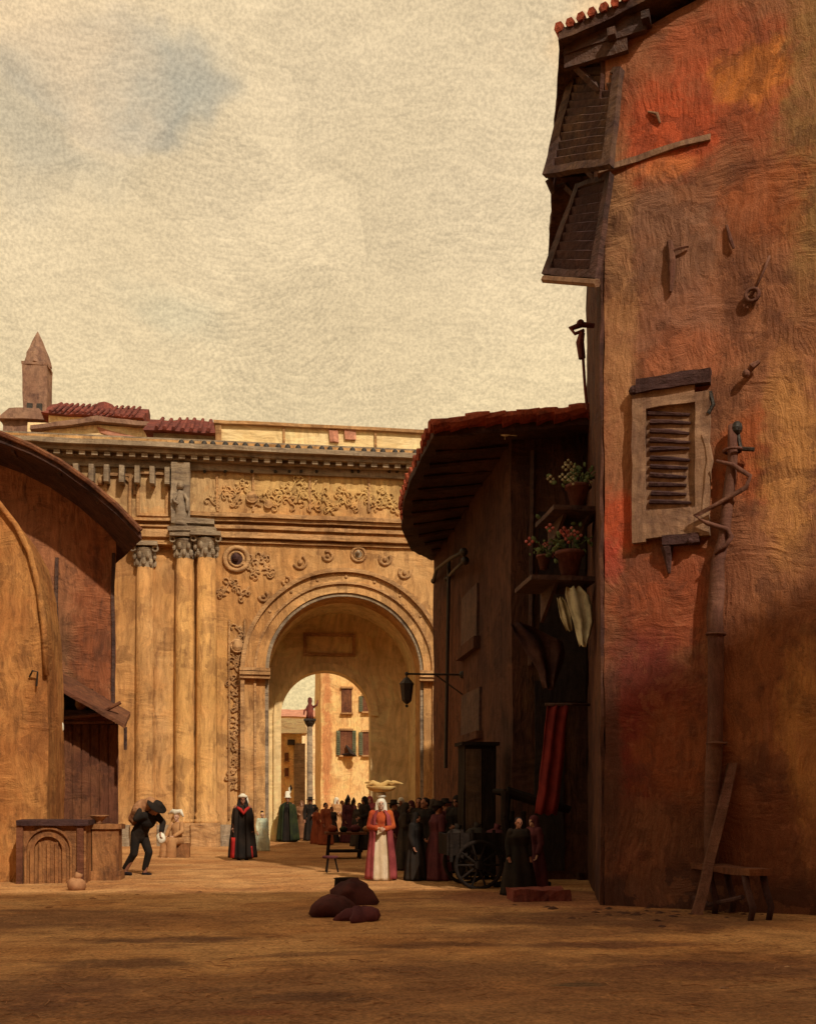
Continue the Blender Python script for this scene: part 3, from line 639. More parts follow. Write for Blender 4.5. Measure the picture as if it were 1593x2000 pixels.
# monument column with statue
p = PY(605, 1560, 52)
t = T('monument_column', (p.x, 52, 0), 'tall grey stone column carrying a small red and dark statue, seen through the arch', 'monument')
zt = PY(605, 1408, 52).z
bm = B(); lathe(bm, (p.x, 52, .9), [(.19, 0), (.2, .1), (.16, .25), (.14, zt-1.2)], 14); t.part('shaft', bm, M['gate_grey'], smooth=True)
bm = B(); box(bm, p.x-.4, p.x+.4, 51.6, 52.4, 0, .6); box(bm, p.x-.3, p.x+.3, 51.7, 52.3, .6, .9); t.part('pedestal', bm, M['gate_grey'], wob=(.4, .02))
bm = B(); lathe(bm, (p.x, 52, zt-.3), [(.14, 0), (.26, .2), (.27, .3)], 12); box(bm, p.x-.3, p.x+.3, 51.7, 52.3, zt, zt+.1); t.part('capital', bm, M['iron'])
bm = B(); lathe(bm, (p.x, 52, zt+.1), [(.2, 0), (.16, .3), (.2, .6), (.1, .75), (.09, .78), (.12, .9), (.1, 1.05), (.02, 1.1)], 12, fold=.08, k=5)
tube(bm, [(p.x+.1, 52, zt+.65), (p.x+.35, 51.9, zt+.8), (p.x+.4, 51.9, zt+1.05)], [.07, .05, .03], 8)
tube(bm, [(p.x-.1, 52, zt+.65), (p.x-.28, 51.9, zt+.5), (p.x-.3, 51.8, zt+.3)], [.07, .05, .03], 8); t.part('statue',  bm, M['tile'], smooth=True)

# ================================================================== RIGHT: DARK HOUSE
DX = 4.75
DS = Wall((DX, 20, 0), (0, 1, 0), (-1, 0, 0)); DG = Wall((DX, 20, 0), (1, 0, 0), (0, -1, 0))
dark = T('dark_house', (8, 25, 0), 'dark brown plastered house with a deep curving tiled eave in front of the gate', 'house')
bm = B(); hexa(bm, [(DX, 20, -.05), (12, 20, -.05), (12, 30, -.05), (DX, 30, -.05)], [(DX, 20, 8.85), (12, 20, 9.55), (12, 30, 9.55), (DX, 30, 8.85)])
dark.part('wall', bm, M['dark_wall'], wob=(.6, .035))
eave = [(3.1, 19.45), (3.0, 22), (3.08, 24), (3.3, 26), (3.85, 28.3), (4.7, 30.1)]
def rz(x, y): return 8.62+(x-3.1)*.12-(.02*max(0, y-22)+.012*max(0, y-24)**1.4)*max(0, 1-(x-3.0)/2.2)
bm = B(); lo = []; hi_ = []
for x, y in eave:
    pass
def roofrow(th):
    rows = []
    for (x, y) in eave: rows.append([Vector((x+(12.2-x)*s, y+(0)*(s), 0)) for s in (0, .06, .15, .3, .6, 1)])
    for r in rows:
        for v in r: v.z = rz(v.x, v.y)+th
    return rows
top, bot = roofrow(.16), roofrow(0)
def sheet(bm, rows):
    vs_ = [[bm.verts.new(v) for v in r] for r in rows]
    for r0, r1 in zip(vs_, vs_[1:]):
        for k in range(len(r0)-1): bm.faces.new([r0[k], r0[k+1], r1[k+1], r1[k]])
    return vs_
va = sheet(bm, top); vb = sheet(bm, bot)
n0, m0 = len(va), len(va[0])
for i in range(n0-1):
    bm.faces.new([va[i][0], va[i+1][0], vb[i+1][0], vb[i][0]]); bm.faces.new([va[i][-1], vb[i][-1], vb[i+1][-1], va[i+1][-1]])
for k in range(m0-1):
    bm.faces.new([va[0][k], vb[0][k], vb[0][k+1], va[0][k+1]]); bm.faces.new([va[-1][k], va[-1][k+1], vb[-1][k+1], vb[-1][k]])
roof = dark.part('roof', bm, M['eave'], wob=(.35, .05, 1.1))
bm = B()
for i in range(26):        # cover tiles running down the slope
    y = 19.5+i*.4; xe = 3.1 if y < 24 else 3.1+(y-24)**1.5*.11
    if y > 29.6: break
    tube(bm, [(xe-.1, y, rz(xe, y)+.2), (6, y, rz(6, y)+.24), (12, y, rz(12, y)+.24)], [.12, .12, .12], 8)
dark.part('roof_tiles', bm, M['tile_b'], under=roof, wob=(.5, .05, 1.5))
bm = B()
for i in range(22):        # verge tiles on the near edge
    x = 3.05+i*.34; h_ = random.uniform(-.02, .09); tube(bm, [(x, 19.42, rz(x, 20)+.19+h_), (x+.42, 19.38, rz(x+.4, 20)+.24+h_)], [.15, .10], 8)
dark.part('verge_tiles', bm, M['tile_b'], under=roof, wob=(.3, .03, 3))
bm = B()
for y in (20.3, 21.1, 21.9, 22.8, 23.7, 24.6, 25.6, 26.6, 27.6, 28.6):
    xe = 3.15 if y < 24 else 3.2+(y-24)**1.5*.12
    bm = B(); tube(bm, [(xe+.1, y, rz(xe, y)-.03), (DX+.1, y, rz(DX, y)-.03)], .05, 4)
    dark.part('rafter', bm, M['eave'], under=roof, wob=(.4, .02))
# windows & openings on the street wall (foreshortened) and downpipe
bm = B(); tube(bm, [DS.at(876, 1095, .1), DS.at(876, 1130, .1), DS.at(870, 1500, .1)], .05, 8); dark.part('drain_pipe', bm, M['iron'])
for (x0, y0, x1, y1) in ((905, 1170, 935, 1270), (905, 1360, 940, 1440)):
    bm = B(); DS.pbox(bm, x0, y0, x1, y1, 0, .06); w = dark.part('shuttered_window', bm, M['darkwood'], wob=(.3, .02))
    bm = B(); DS.pbox(bm, x0-3, y1, x1+3, y1+8, 0, .16); dark.part('sill', bm, M['dark_wall'], under=w)
bm = B(); DG.pbox(bm, 1052, 1000, 1142, 1370, 0, .05); w = dark.part('shuttered_window', bm, M['dark_fill'], wob=(.3, .03))
bm = B(); DG.pbox(bm, 1042, 1330, 1100, 1700, 0, .04); dark.part('doorway', bm, M['dark_fill'], wob=(.3, .03))
bm = B(); tube(bm, [DG.at(1040, 880, .05), DG.at(1035, 1300, .05)], .05, 6); dark.part('corner_board', bm, M['darkwood'])
p = PY(930, 818, 22)
bm = B(); lathe(bm, (p.x, 22, p.z-.55), [(.3, 0), (.36, .25), (.33, .5), (.2, .6)], 10, jit=.25); dark.part('chimney', bm, M['tower'], under=roof, smooth=True)
for px in (985, 1065):
    p = PY(px, 826, 20.6); bm = B(); lathe(bm, (p.x, 20.6, p.z-.3), [(.1, 0), (.12, .15), (.07, .32)], 8, jit=.2); dark.part('chimney_pot', bm, M['tile_b'], under=roof)
# white pigeon on the roof edge
p = PY(986, 845, 19.7); bm = B()
ball(bm, p, (.13, .07, .07), 12); ball(bm, p+Vector((-.12, 0, .07)), .045, 10); tube(bm, [p+Vector((.08, 0, 0)), p+Vector((.24, 0, -.03))], [.05, .03], 6, flat=.4); tube(bm, [p+Vector((-.155, 0, .07)), p+Vector((-.19, 0, .06))], [.012, .003], 6)
for s in (-1, 1): tube(bm, [p+Vector((-.05, s*.06, .03)), p+Vector((.14, s*.06, .0))], [.045, .015], 6, flat=.4)
tube(bm, [p+Vector((0, .02, -.05)), p+Vector((0, .02, -.13))], .008, 5)
obj('pigeon', bm, CL['white'], at=p-Vector((0, 0, .12)), label='small white pigeon perched at the near edge of the dark tiled eave', cat='bird', smooth=True)
# iron brackets on the street wall
for i, pts in enumerate((((846, 1135, .05), (852, 1112, .5), (880, 1090, .8), (905, 1078, .9)), ((872, 1130, .05), (890, 1110, .5), (908, 1095, .7)))):
    w = [DS.at(a, b, c*.5) for a, b, c in pts]; bm = B(); tube(bm, w, [.05, .05, .045, .04], 8) if len(w) == 4 else tube(bm, w, .04, 8)
    for q in (w[0], w[-1]): ball(bm, q, .1 if q is w[-1] else .08, 8)
    obj('iron_bracket', bm, M['iron'], at=w[0], label=('longer curved iron bracket high on the dark house, nearest the gate', 'shorter curved iron bracket just beside the longer one on the dark house')[i], cat='bracket', group='iron brackets on the dark house', smooth=True)
# hanging lantern on a long rod
r0 = DS.at(935, 1322, .0); l0 = PY(792, 1318, 25.5)
r0 = Vector((DX, 25.3, l0.z)); l0 = Vector((l0.x, 25.3, l0.z))
t = T('hanging_lantern', r0, 'black iron lantern hanging from a rod beside the great arch', 'lantern')
bm = B(); tube(bm, [r0, l0], .025, 6); ball(bm, l0, .05, 8); ball(bm, r0, .1, 8); tube(bm, [r0+Vector((0, 0, -.5)), r0.lerp(l0, .5)], .018, 6); t.part('bracket', bm, M['iron'])
bm = B(); tube(bm, [l0, l0-Vector((0, 0, .12))], .02, 6); lathe(bm, l0-Vector((0, 0, .75)), [(.03, 0), (.12, .08), (.17, .48), (.19, .5), (.05, .66)], 6); ball(bm, l0-Vector((0, 0, .8)), .04, 8); t.part('lamp_body', bm, M['iron'])
bm = B(); lathe(bm, l0-Vector((0, 0, .7)), [(.02, 0), (.05, .2), (.01, .3)], 8); t.part('candle_glass', bm, M['tile'])

# ================================================================== RIGHT: BIG RED HOUSE
ZT = 13.0
Cb = PD(1150, 1560, 21.5); Cb.z = 0
SW = Wall(A, (Cb-A), Vector(((Cb-A).y, -(Cb-A).x, 0))*-1)
if SW.n.x > 0: SW.n = -SW.n
big = T('red_house', ((A+Bc)/2+Vector((0, 3, 0))), 'tall patched red and ochre plaster house with a closed grey brown window shutter', 'house')
D2 = Bc+Vector((3, 0, 0)); D3 = D2+Vector((1, 7, 0))
foot = [A, Bc+e_*2.0, D3, Cb+Vector((3, 1.0, 0)), Cb]
RH = (0, 1.3, 1.3, .35, 0)
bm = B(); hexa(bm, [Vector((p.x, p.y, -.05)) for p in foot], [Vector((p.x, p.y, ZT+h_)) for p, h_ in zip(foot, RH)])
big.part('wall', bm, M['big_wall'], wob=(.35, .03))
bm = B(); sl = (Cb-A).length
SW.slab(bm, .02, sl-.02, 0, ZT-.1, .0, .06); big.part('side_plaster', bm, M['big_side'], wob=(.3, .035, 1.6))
# roof: overhanging slab plus rafters and tile edge
ctr = sum((Vector(p) for p in foot), Vector())/5
bm = B()
P1 = A-e_*.62+n_*.3; P2 = Bc+e_*2.5+n_*.1; P3 = D3+Vector((.5, .5, 0)); P4 = Cb+Vector((3, 1.6, 0)); P5 = Cb+SW.n*.62+Vector((-.1, .5, 0))
rp = [P1, P2, P3, P4, P5]
hexa(bm, [Vector((p.x, p.y, ZT+.1+h_)) for p, h_ in zip(rp, RH)], [Vector((p.x, p.y, ZT+.26+h_)) for p, h_ in zip(rp, RH)])
rf = big.part('roof', bm, M['shutter_dk'], wob=(.35, .05, 1.2))
bm = B()
for i in range(40):
    q = P1.lerp(P2, i/39.0); dz_ = 1.3*i/39.0; tube(bm, [Vector((q.x, q.y, ZT+.3+dz_))+n_*.03, Vector((q.x, q.y, ZT+.6+dz_))-n_*2.5], .07, 6)
big.part('roof_tiles', bm, M['tile_b'], under=rf, wob=(.5, .04, 2))
for k in range(6):
    f = k/5*.9+.02; q = A.lerp(Cb, f); bm = B()
    tube(bm, [Vector((q.x, q.y, ZT+.10))-SW.n*.1, Vector((q.x, q.y, ZT+.10))+SW.n*.62], .08, 4)
    tube(bm, [Vector((q.x, q.y, ZT-.55))+SW.n*.06, Vector((q.x, q.y, ZT+.0))+SW.n*.55], .06, 4)
    big.part('rafter', bm, M['darkwood'], under=rf)
bm = B()
for k in range(2):
    s = .15+k*.5; bm = B(); tube(bm, [BIG.pt(s, ZT+.03+s*.2, -.1), BIG.pt(s, ZT+.03+s*.2, .25)], .08, 4)
    big.part('rafter', bm, M['darkwood'], under=rf)
bm = B(); BIG.pbox(bm, 1105, 78, 1262, 92, .02, .12); BIG.pbox(bm, 1105, 108, 1225, 124, .02, .1)
for x in (1112, 1142): BIG.pbox(bm, x-8, 92, x+6, 108, .02, .09)
big.part('eave_framing', bm, M['darkwood'], wob=(.3, .03, 2))
bm = B()
z = BIG.sz(1190, 338)[1]; hexa(bm, [BIG.pt(-.1, z, -.1), BIG.pt(1.55, z+.12, -.1), BIG.pt(1.55, z+.2, -.1), BIG.pt(-.1, z+.1, -.1)], [BIG.pt(-.1, z, .07), BIG.pt(1.55, z+.12, .04), BIG.pt(1.55, z+.2, .04), BIG.pt(-.1, z+.1, .07)])
big.part('string_course', bm, M['shutter'], wob=(.25, .03, 2))
# projecting awning shutters on the street side
def louvre(name, label, q, mat, nsl):
    """q: four world points tl,tr,br,bl of a hinged louvred blind"""
    tl, tr, br, bl = q; nn = (tr-tl).cross(bl-tl).normalized()
    if nn.y > 0: nn = -nn
    t = T(name, (tl+tr)/2, label, 'shutter', 'hinged blinds on the side of the red house')
    def P(u, v, o): return (tl.lerp(tr, u)).lerp(bl.lerp(br, u), v)+nn*o
    def bar(bm, u0, v0, u1, v1, o0, o1): hexa(bm, [P(u0, v0, o0), P(u1, v0, o0), P(u1, v1, o0), P(u0, v1, o0)], [P(u0, v0, o1), P(u1, v0, o1), P(u1, v1, o1), P(u0, v1, o1)])
    bm = B(); bar(bm, 0, 0, .13, 1, -.04, .06); bar(bm, .88, 0, 1, 1, -.04, .06); bar(bm, .13, 0, .88, .06, -.04, .06); bar(bm, .13, .93, .88, 1, -.04, .06)
    t.part('frame', bm, M[mat], wob=(.25, .02, 2))
    bm = B()
    for i in range(nsl):
        v = .075+i*(.84/nsl); d = .84/nsl
        hexa(bm, [P(.13, v, .035), P(.88, v, .035), P(.88, v+.012, .05), P(.13, v+.012, .05)], [P(.13, v+d, -.035), P(.88, v+d, -.035), P(.88, v+d+.012, -.02), P(.13, v+d+.012, -.02)])
    t.part('slats', bm, M['shutter_dk' if mat != 'eave' else 'lintel'], wob=(.3, .012, 2))
    return t, P
t, P_ = louvre('blind_shutter', 'upper long dark louvred blind propped out under the eave of the red house', [PD(1118, 138, 16.6), PD(1216, 134, 15.3), PD(1194, 326, 14.9), PD(1062, 346, 16.2)], 'shutter_dk', 11)
bm = B(); tube(bm, [PD(1075, 350, 16.2), PD(1080, 372, 16.25), PD(1100, 362, 16.3)], [.09, .07, .04], 8); t.part('bottom_flap', bm, M['shutter_dk'])
bm = B(); tube(bm, [P_(.05, 1, -.03), PD(1165, 300, 16.6)], .03, 6); t.part('prop', bm, M['iron'])
t, P_ = louvre('blind_shutter', 'lower reddish brown louvred blind flaring out below the first', [PD(1128, 362, 16.4), PD(1196, 340, 15.3), PD(1166, 548, 15.1), PD(1062, 540, 16.2)], 'eave', 9)
bm = B(); tube(bm, [PD(1062, 545, 16.15), PD(1166, 553, 15.05)], .06, 6); t.part('bottom_rail', bm, M['shutter'])
# main shutter on the front
t = T('window_shutter', BIG.at(1312, 1060), 'closed grey brown louvred window shutter on the red house front', 'shutter')
bm = B(); 
for a in ((1236, 766, 1262, 1062), (1358, 772, 1386, 1050), (1262, 766, 1358, 796), (1262, 1002, 1358, 1050)): BIG.pbox(bm, *a, .0, .11)
t.part('leaf_frame', bm, M['shutter'], wob=(.2, .018, 2.5))
bm = B(); BIG.pbox(bm, 1262, 796, 1358, 1002, .0, .035); t.part('leaf_panel', bm, M['shutter'])
bm = B()
for i in range(11):
    y = 806+i*17.5
    p0, p1 = BIG.at(1268+random.uniform(-3, 3), y, .05), BIG.at(1346+random.uniform(-8, 3), y+random.uniform(1, 6), .05); tube(bm, [p0, p0.lerp(p1, .5), p1], [.04, .035, .02], 6, flat=1)
t.part('slats', bm, M['lintel'], wob=(.3, .02, 3))
bm = B(); BIG.pbox(bm, 1244, 748, 1388, 764, 0, .16); ball(bm, BIG.at(1238, 764, .08), .08, 10); t.part('lintel', bm, M['lintel'], wob=(.2, .02, 3))
bm = B(); tube(bm, [BIG.at(1386, 765, .1), BIG.at(1392, 790, .1), BIG.at(1382, 808, .1)], .03, 6); t.part('hook', bm, M['iron'])
bm = B(); tube(bm, [BIG.at(1375, 850, .08), BIG.at(1384, 900, .08), BIG.at(1366, 1045, .06)], [.05, .06, .04], 6); t.part('side_strip', bm, M['shutter'], wob=(.2, .02, 3))
bm = B(); BIG.pbox(bm, 1295, 1050, 1366, 1066, 0, .14); tube(bm, [BIG.at(1300, 1068, .06), BIG.at(1302, 1095, .04), BIG.at(1306, 1120, .03)], [.09, .05, .02], 6); ball(bm, BIG.at(1346, 1058, .14), .05, 8); t.part('sill', bm, M['lintel'], wob=(.2, .02, 3))
# drainpipe and the twisted rope
bm = B(); tube(bm, [BIG.at(x, y, .1) for x, y in ((1432, 830), (1430, 900), (1422, 980), (1412, 1050), (1400, 1100), (1396, 1200), (1395, 1400), (1392, 1520), (1388, 1690))], [.06, .08, .08, .08, .1, .12, .11, .11, .1], 10)
for y in (880, 1240, 1450): torus(bm, BIG.at(1397 if y > 900 else 1431, y, .1), .13, .02, (0, 0, 1), 14, 6)
obj('drain_pipe', bm, M['pipe'], at=BIG.at(1388, 1690), label='long rusty brown pipe running down the red house beside the shutter', cat='pipe', smooth=True, wob=(.5, .03, 2))
bm = B(); pts = [BIG.at(x, y, .2) for x, y in ((1398, 900), (1430, 908), (1464, 930), (1456, 952), (1400, 985), (1356, 1008), (1380, 1022), (1420, 1034), (1428, 1048), (1416, 1066), (1394, 1082))]
tube(bm, pts, [.02]+[.034]*9+[.02], 8); 
obj('rope', bm, M['pipe'], at=pts[0], label='thick brown rope looped in a zigzag around the pipe', cat='rope', smooth=True)
bm = B(); ball(bm, BIG.at(1438, 836, .12), (.08, .08, .1), 10); tube(bm, [BIG.at(1440, 876, .1), BIG.at(1472, 878, .12)], .03, 6); tube(bm, [BIG.at(1438, 836, .1), BIG.at(1446, 878, .1)], .03, 6)
obj('iron_bracket', bm, M['iron'], at=BIG.at(1440, 876), label='small iron bracket with a knob at the top of the brown pipe', cat='bracket')
bm = B(); c = BIG.at(1468, 576, .06); torus(bm, c, .09, .03, n_, 14, 6); tube(bm, [c, BIG.at(1490, 530, .05), BIG.at(1502, 500, .03)], .018, 6); obj('wall_ring', bm, M['pipe'], at=c, label='rusty iron ring with a bar high on the red house wall', cat='ring', smooth=True)
bm = B(); tube(bm, [BIG.at(1418, 440, .03), BIG.at(1426, 470, .05), BIG.at(1432, 485, .03)], [.02, .03, .02], 6)
obj('wall_hook', bm, M['pipe'], at=BIG.at(1418, 440), label='small dark hook high on the red wall, above the iron ring', cat='hook')
bm = B(); tube(bm, [BIG.at(1455, 735, .04), BIG.at(1468, 715, .12), BIG.at(1482, 706, .1)], [.03, .05, .03], 6); ball(bm, BIG.at(1456, 730, .1), .06, 8)
obj('wall_hook', bm, M['pipe'], at=BIG.at(1455, 735), label='stubby iron hook on the red wall between the ring and the pipe top', cat='hook')
bm = B(); tube(bm, [BIG.at(1306, 472, .03), BIG.at(1312, 510, .06), BIG.at(1308, 570, .03)], [.04, .06, .03], 6); tube(bm, [BIG.at(1312, 490, .06), BIG.at(1345, 480, .04)], .02, 5)
obj('wall_anchor', bm, M['pipe'], at=BIG.at(1312, 510), label='long flat iron tie anchor in the tan plaster above the window shutter', cat='wall anchor', wob=(.2, .02, 3))
bm = B(); tube(bm, [BIG.at(1265, 218, .02), BIG.at(1282, 222, .05), BIG.at(1288, 240, .03)], [.015, .025, .015], 6)
obj('wall_anchor', bm, M['shutter'], at=BIG.at(1275, 222), label='small twisted iron cramp in the orange plaster under the roof', cat='wall anchor')
# side bracket with pulley
q0 = SW.at(1158, 640, .05)
t = T('pulley_bracket', q0, 'rusty iron bracket with a pulley hanging off the side of the red house', 'bracket')
D_ = 17.5
bm = B(); tube(bm, [PD(1160, 636, D_), PD(1135, 634, D_), PD(1114, 642, D_), PD(1122, 652, D_), PD(1140, 645, D_)], [.04, .05, .05, .03, .03], 8); ball(bm, PD(1133, 632, D_), .07, 8); t.part('arm', bm, M['tile'])
bm = B(); tube(bm, [PD(1136, 650, D_), PD(1132, 668, D_), PD(1136, 700, D_)], [.05, .07, .06], 8); t.part('pulley', bm, M['tile'])
bm = B(); tube(bm, [PD(1138, 700, D_), PD(1142, 760, D_), PD(1146, 800, D_)], .025, 6); t.part('rope', bm, M['tile'])
# flower pots on consoles
def pot(px, py, s, kind, D_=17.4, label='', seed=0):
    c = PD(px, py, D_); rnd = random.Random(seed)
    t = T('flower_pot', c, label, 'flower pot', 'flower pots on the wall beside the red house')
    bm = B(); lathe(bm, c, [(.12*s, 0), (.19*s, .32*s), (.22*s, .32*s), (.22*s, .38*s), (.17*s, .38*s)], 14); t.part('pot', bm, M['terracotta'], smooth=True)
    bm = B(); top = c+Vector((0, 0, .42*s))
    for i in range(46):
        d = Vector((rnd.gauss(0, .17), rnd.gauss(0, .15), rnd.gauss(.1, .12)))*s; ball(bm, top+d, (.05*s, .04*s, .022*s), 6, rot=Quaternion((rnd.random(), rnd.random(), rnd.random(), 1)).normalized().to_matrix())
    for i in range(8): d = Vector((rnd.gauss(0, .2), rnd.gauss(0, .15), rnd.uniform(.05, .3)))*s; tube(bm, [top-Vector((0, 0, .1)), top+d*.6, top+d], .012, 5)
    t.part('leaves', bm, M['leaf'])
    for i in range(11 if kind == 'petal_white' else 7):
        bm = B()
        d = Vector((rnd.gauss(-.04, .24), rnd.gauss(-.14, .06), rnd.uniform(-.05, .28)))*s
        for k in range(4): ball(bm, top+d+Vector((.045*math.cos(k*1.57), -.02, .045*math.sin(k*1.57)))*s, (.026*s, .016*s, .024*s), 6, jit=.008)
        t.part('flower', bm, M[kind])
    return c
ca = pot(1128, 992, 1.0, 'petal_white', label='terracotta pot of straggling cream flowers, uppermost on the wall', seed=1)
cb = pot(1112, 1128, 1.15, 'petal_pink', label='large terracotta pot with dark round plant and pink blooms', seed=2)
cc = pot(1062, 1112, .65, 'petal_pink', D_=18.2, label='small pot of pink flowers beside the large pot', seed=3)
for (c, w, lb) in ((ca, .38, 'narrow dark timber wall shelf under the cream flowers'), (cb, .62, 'long dark timber wall shelf under the pink flower pots')):
    bm = B(); yb = SW.at(1155, 1000, 0).y
    box(bm, c.x-w-.1, c.x+.42, c.y-.2, c.y+1.0, c.z-.09, c.z-.01)
    for dx in (-.25, .2): hexa(bm, [(c.x+dx, c.y, c.z-.09), (c.x+dx, c.y+1.0, c.z-.09), (c.x+dx, c.y+1.0, c.z-.6)], [(c.x+dx+.06, c.y, c.z-.09), (c.x+dx+.06, c.y+1.0, c.z-.09), (c.x+dx+.06, c.y+1.0, c.z-.6)])
    obj('wall_shelf', bm, M['darkwood'], at=c, label=lb, cat='shelf', group='wall shelves for the flower pots', wob=(.3, .01))
# hanging linen
def drape(name, pts, w, mat, label, cat='cloth', ht=1.0, waves=4, D_=17.3, amp=.05):
    bm = B(); rows = []
    for j, (px0, px1, py) in enumerate(pts):
        a, b = PD(px0, py, D_), PD(px1, py, D_)
        rows.append([a.lerp(b, k/14)+Vector((0, math.sin(k/14*math.pi*waves+j*.4)*amp, .02*math.sin(k*1.3))) for k in range(15)])
    f = sheet(bm, rows); r2 = [[v+Vector((0, .03, 0)) for v in r] for r in rows]; g = sheet(bm, r2)
    n, m = len(f), len(f[0])
    for i in range(n-1):
        bm.faces.new([f[i][0], f[i+1][0], g[i+1][0], g[i][0]]); bm.faces.new([f[i][-1], g[i][-1], g[i+1][-1], f[i+1][-1]])
    for k in range(m-1):
        bm.faces.new([f[0][k], g[0][k], g[0][k+1], f[0][k+1]]); bm.faces.new([f[-1][k], f[-1][k+1], g[-1][k+1], g[-1][k]])
    return obj(name, bm, mat, at=rows[0][7], label=label, cat=cat, smooth=True, wob=(.3, .02, 3))
drape('hung_cloth', [(1104, 1136, 1148), (1104, 1150, 1160), (1112, 1158, 1185), (1122, 1160, 1215), (1130, 1152, 1245), (1134, 1146, 1262)], 0, M['linen'], 'pale grey linen cloth hung out below the flower pots')
drape('hung_cloth', [(1088, 1096, 1168), (1090, 1106, 1180), (1096, 1116, 1205), (1108, 1118, 1232)], 0, M['linen'], 'narrow strip of grey linen beside the larger hanging cloth', D_=17.5)
drape('red_banner', [(1068, 1110, 1378), (1064, 1106, 1420), (1058, 1101, 1480), (1052, 1096, 1540), (1046, 1088, 1590)], 0, M['redcloth'], 'long dark red cloth hanging slantwise on the shadowed wall', D_=18.5, amp=.04)
bm = B(); tube(bm, [PD(1064, 1376, 18.5), PD(1114, 1376, 18.5)], .03, 6); tube(bm, [PD(1114, 1376, 18.5), PD(1150, 1376, 18.9)], .03, 6)
obj('banner_pole', bm, M['darkwood'], at=PD(1114, 1376, 18.5), label='short timber rod carrying the red cloth', cat='pole')
drape('shadow_flap', [(996, 1020, 1218), (1002, 1060, 1232), (1015, 1100, 1250), (1030, 1105, 1275), (1052, 1095, 1310), (1062, 1082, 1345)], 0, M['lintel'], 'ragged black flap added in place of a slanting shadow on the dark house wall', D_=19.0, cat='awning', amp=.08)  # dark sheet models a slanting shadow as an awning flap
# wall return/plinth, step of the red house
bm = B(); a = PG(1130, 1722); b = PG(1290, 1714)
hexa(bm, [a, b, b+Vector((.3, 1.2, 0)), a+Vector((.2, 1.4, 0))], [p+Vector((0, 0, .16)) for p in (a, b, b+Vector((.3, 1.2, 0)), a+Vector((.2, 1.4, 0)))])
obj('stone_step', bm, M['dark_wall'], at=a, label='dark worn doorstep at the corner of the red house', cat='step', wob=(.25, .03, 2))

# ================================================================== LEFT HOUSES
LY = 24.0
LW = Wall((0, LY, 0), (1, 0, 0), (0, -1, 0))
xr = LW.sz(226, 1400)[0]
t = T('gabled_house', (xr-3, LY, 0), 'rust brown gabled house with steep curved dark eave, behind the carved counter', 'house')
FY = LY-1.3
up_ = [PY(x, y, FY) for x, y in ((-330, 720), (-120, 806), (0, 850), (60, 874), (118, 905), (175, 945), (228, 990), (276, 1040))]
def zroof(x):
    for p_, q_ in zip(up_, up_[1:]):
        if x <= q_.x or q_ is up_[-1]: f = (x-p_.x)/(q_.x-p_.x); return p_.z+(q_.z-p_.z)*f-.15
xs = [up_[0].x+.2]+[p_.x for p_ in up_[1:-1] if p_.x < xr]+[xr]
bm = B(); prism(bm, [(xr, LY, -.05)]+[(x, LY, zroof(x)+.05) for x in reversed(xs)]+[(xs[0], LY, -.05)], (-1.4, 4.0, 0))
t.part('wall', bm, M['left_wall'], wob=(.5, .035))
bm = B()
for a, b in zip(up_, up_[1:]):
    dn = V_((0, 0, -.15)); hexa(bm, [a+dn, b+dn, b, a], [p_+V_((-2.0, 5.4, 0)) for p_ in (a+dn, b+dn, b, a)])
rf = t.part('roof', bm, M['eave'], wob=(.4, .03))
bm = B(); tube(bm, [p_+V_((0, -.04, .03)) for p_ in up_], .06, 6)
t.part('verge_board', bm, M['wood'], under=rf)
bm = B()
for f_ in (.0, .5, 1.1, 1.8, 2.6): tube(bm, [(xr-f_*1.6-.2, LY-1.2, zroof(xr-f_*1.6-.2)-.04), (xr-f_*1.6-.2, LY, zroof(xr-f_*1.6-.2)-.04)], .05, 4)
t.part('purlins', bm, M['darkwood'], under=rf)
# vertical timbers
for px in (112, 222):
    bm = B(); LW.pbox(bm, px-3, 1090 if px < 200 else 1080, px+3, 1640, 0, .06); t.part('timber_post', bm, M['darkwood'], wob=(.3, .02))
bm = B(); LW.pbox(bm, 106, 1345, 182, 1392, 0, .03); wv_ = t.part('window', bm, M['dark_fill'])
bm = B(); LW.pbox(bm, 102, 1388, 190, 1400, 0, .22); t.part('sill', bm, M['darkwood'], under=wv_, wob=(.3, .02))
for px in (118, 160):
    c = LW.at(px, 1388, .12); bm = B(); lathe(bm, c, [(.08, 0), (.15, .12), (.14, .25), (.07, .33), (.09, .38)], 12)
    obj('clay_jar', bm, M['carved'] if px == 160 else M['dark_fill'], at=c, label=('dark' if px == 118 else 'brown')+' clay jar standing on the window sill of the gabled house, '+('left' if px == 118 else 'right')+' one', cat='jar', group='jars on the window sill', smooth=True)
bm = B(); LW.pbox(bm, 125, 1412, 232, 1640, 0, .05)
for k in range(6): LW.pbox(bm, 127+k*17.5, 1416, 141+k*17.5, 1636, .05, .08)
t.part('plank_door', bm, M['wood'], wob=(.4, .015))
# lean-to pent roof
t2_ = T('pent_roof', LW.at(170, 1400), 'small sloping timber pent roof over the door of the gabled house', 'awning')
q = [LW.at(x, y, 0.02) for x, y in ((96, 1306), (255, 1398))]
bm = B(); a, b = q; o = Vector((.0, -.9, -.35)); hexa(bm, [a, b, b+o, a+o], [p+Vector((0, 0, .09)) for p in (a, b, b+o, a+o)]); t2_.part('boards', bm, M['wood'], wob=(.3, .02, 2))
bm = B(); tube(bm, [LW.at(110, 1404, .1), LW.at(190, 1396, .7), LW.at(236, 1372, .8)], .04, 6); tube(bm, [LW.at(112, 1412, .1), LW.at(222, 1410, .7)], .035, 6); t2_.part('brace', bm, M['wood'])
bm = B(); tube(bm, [b+o*.9, b+o*.9-Vector((0, 0, .5))], .04, 6); t2_.part('strut', bm, M['darkwood'])
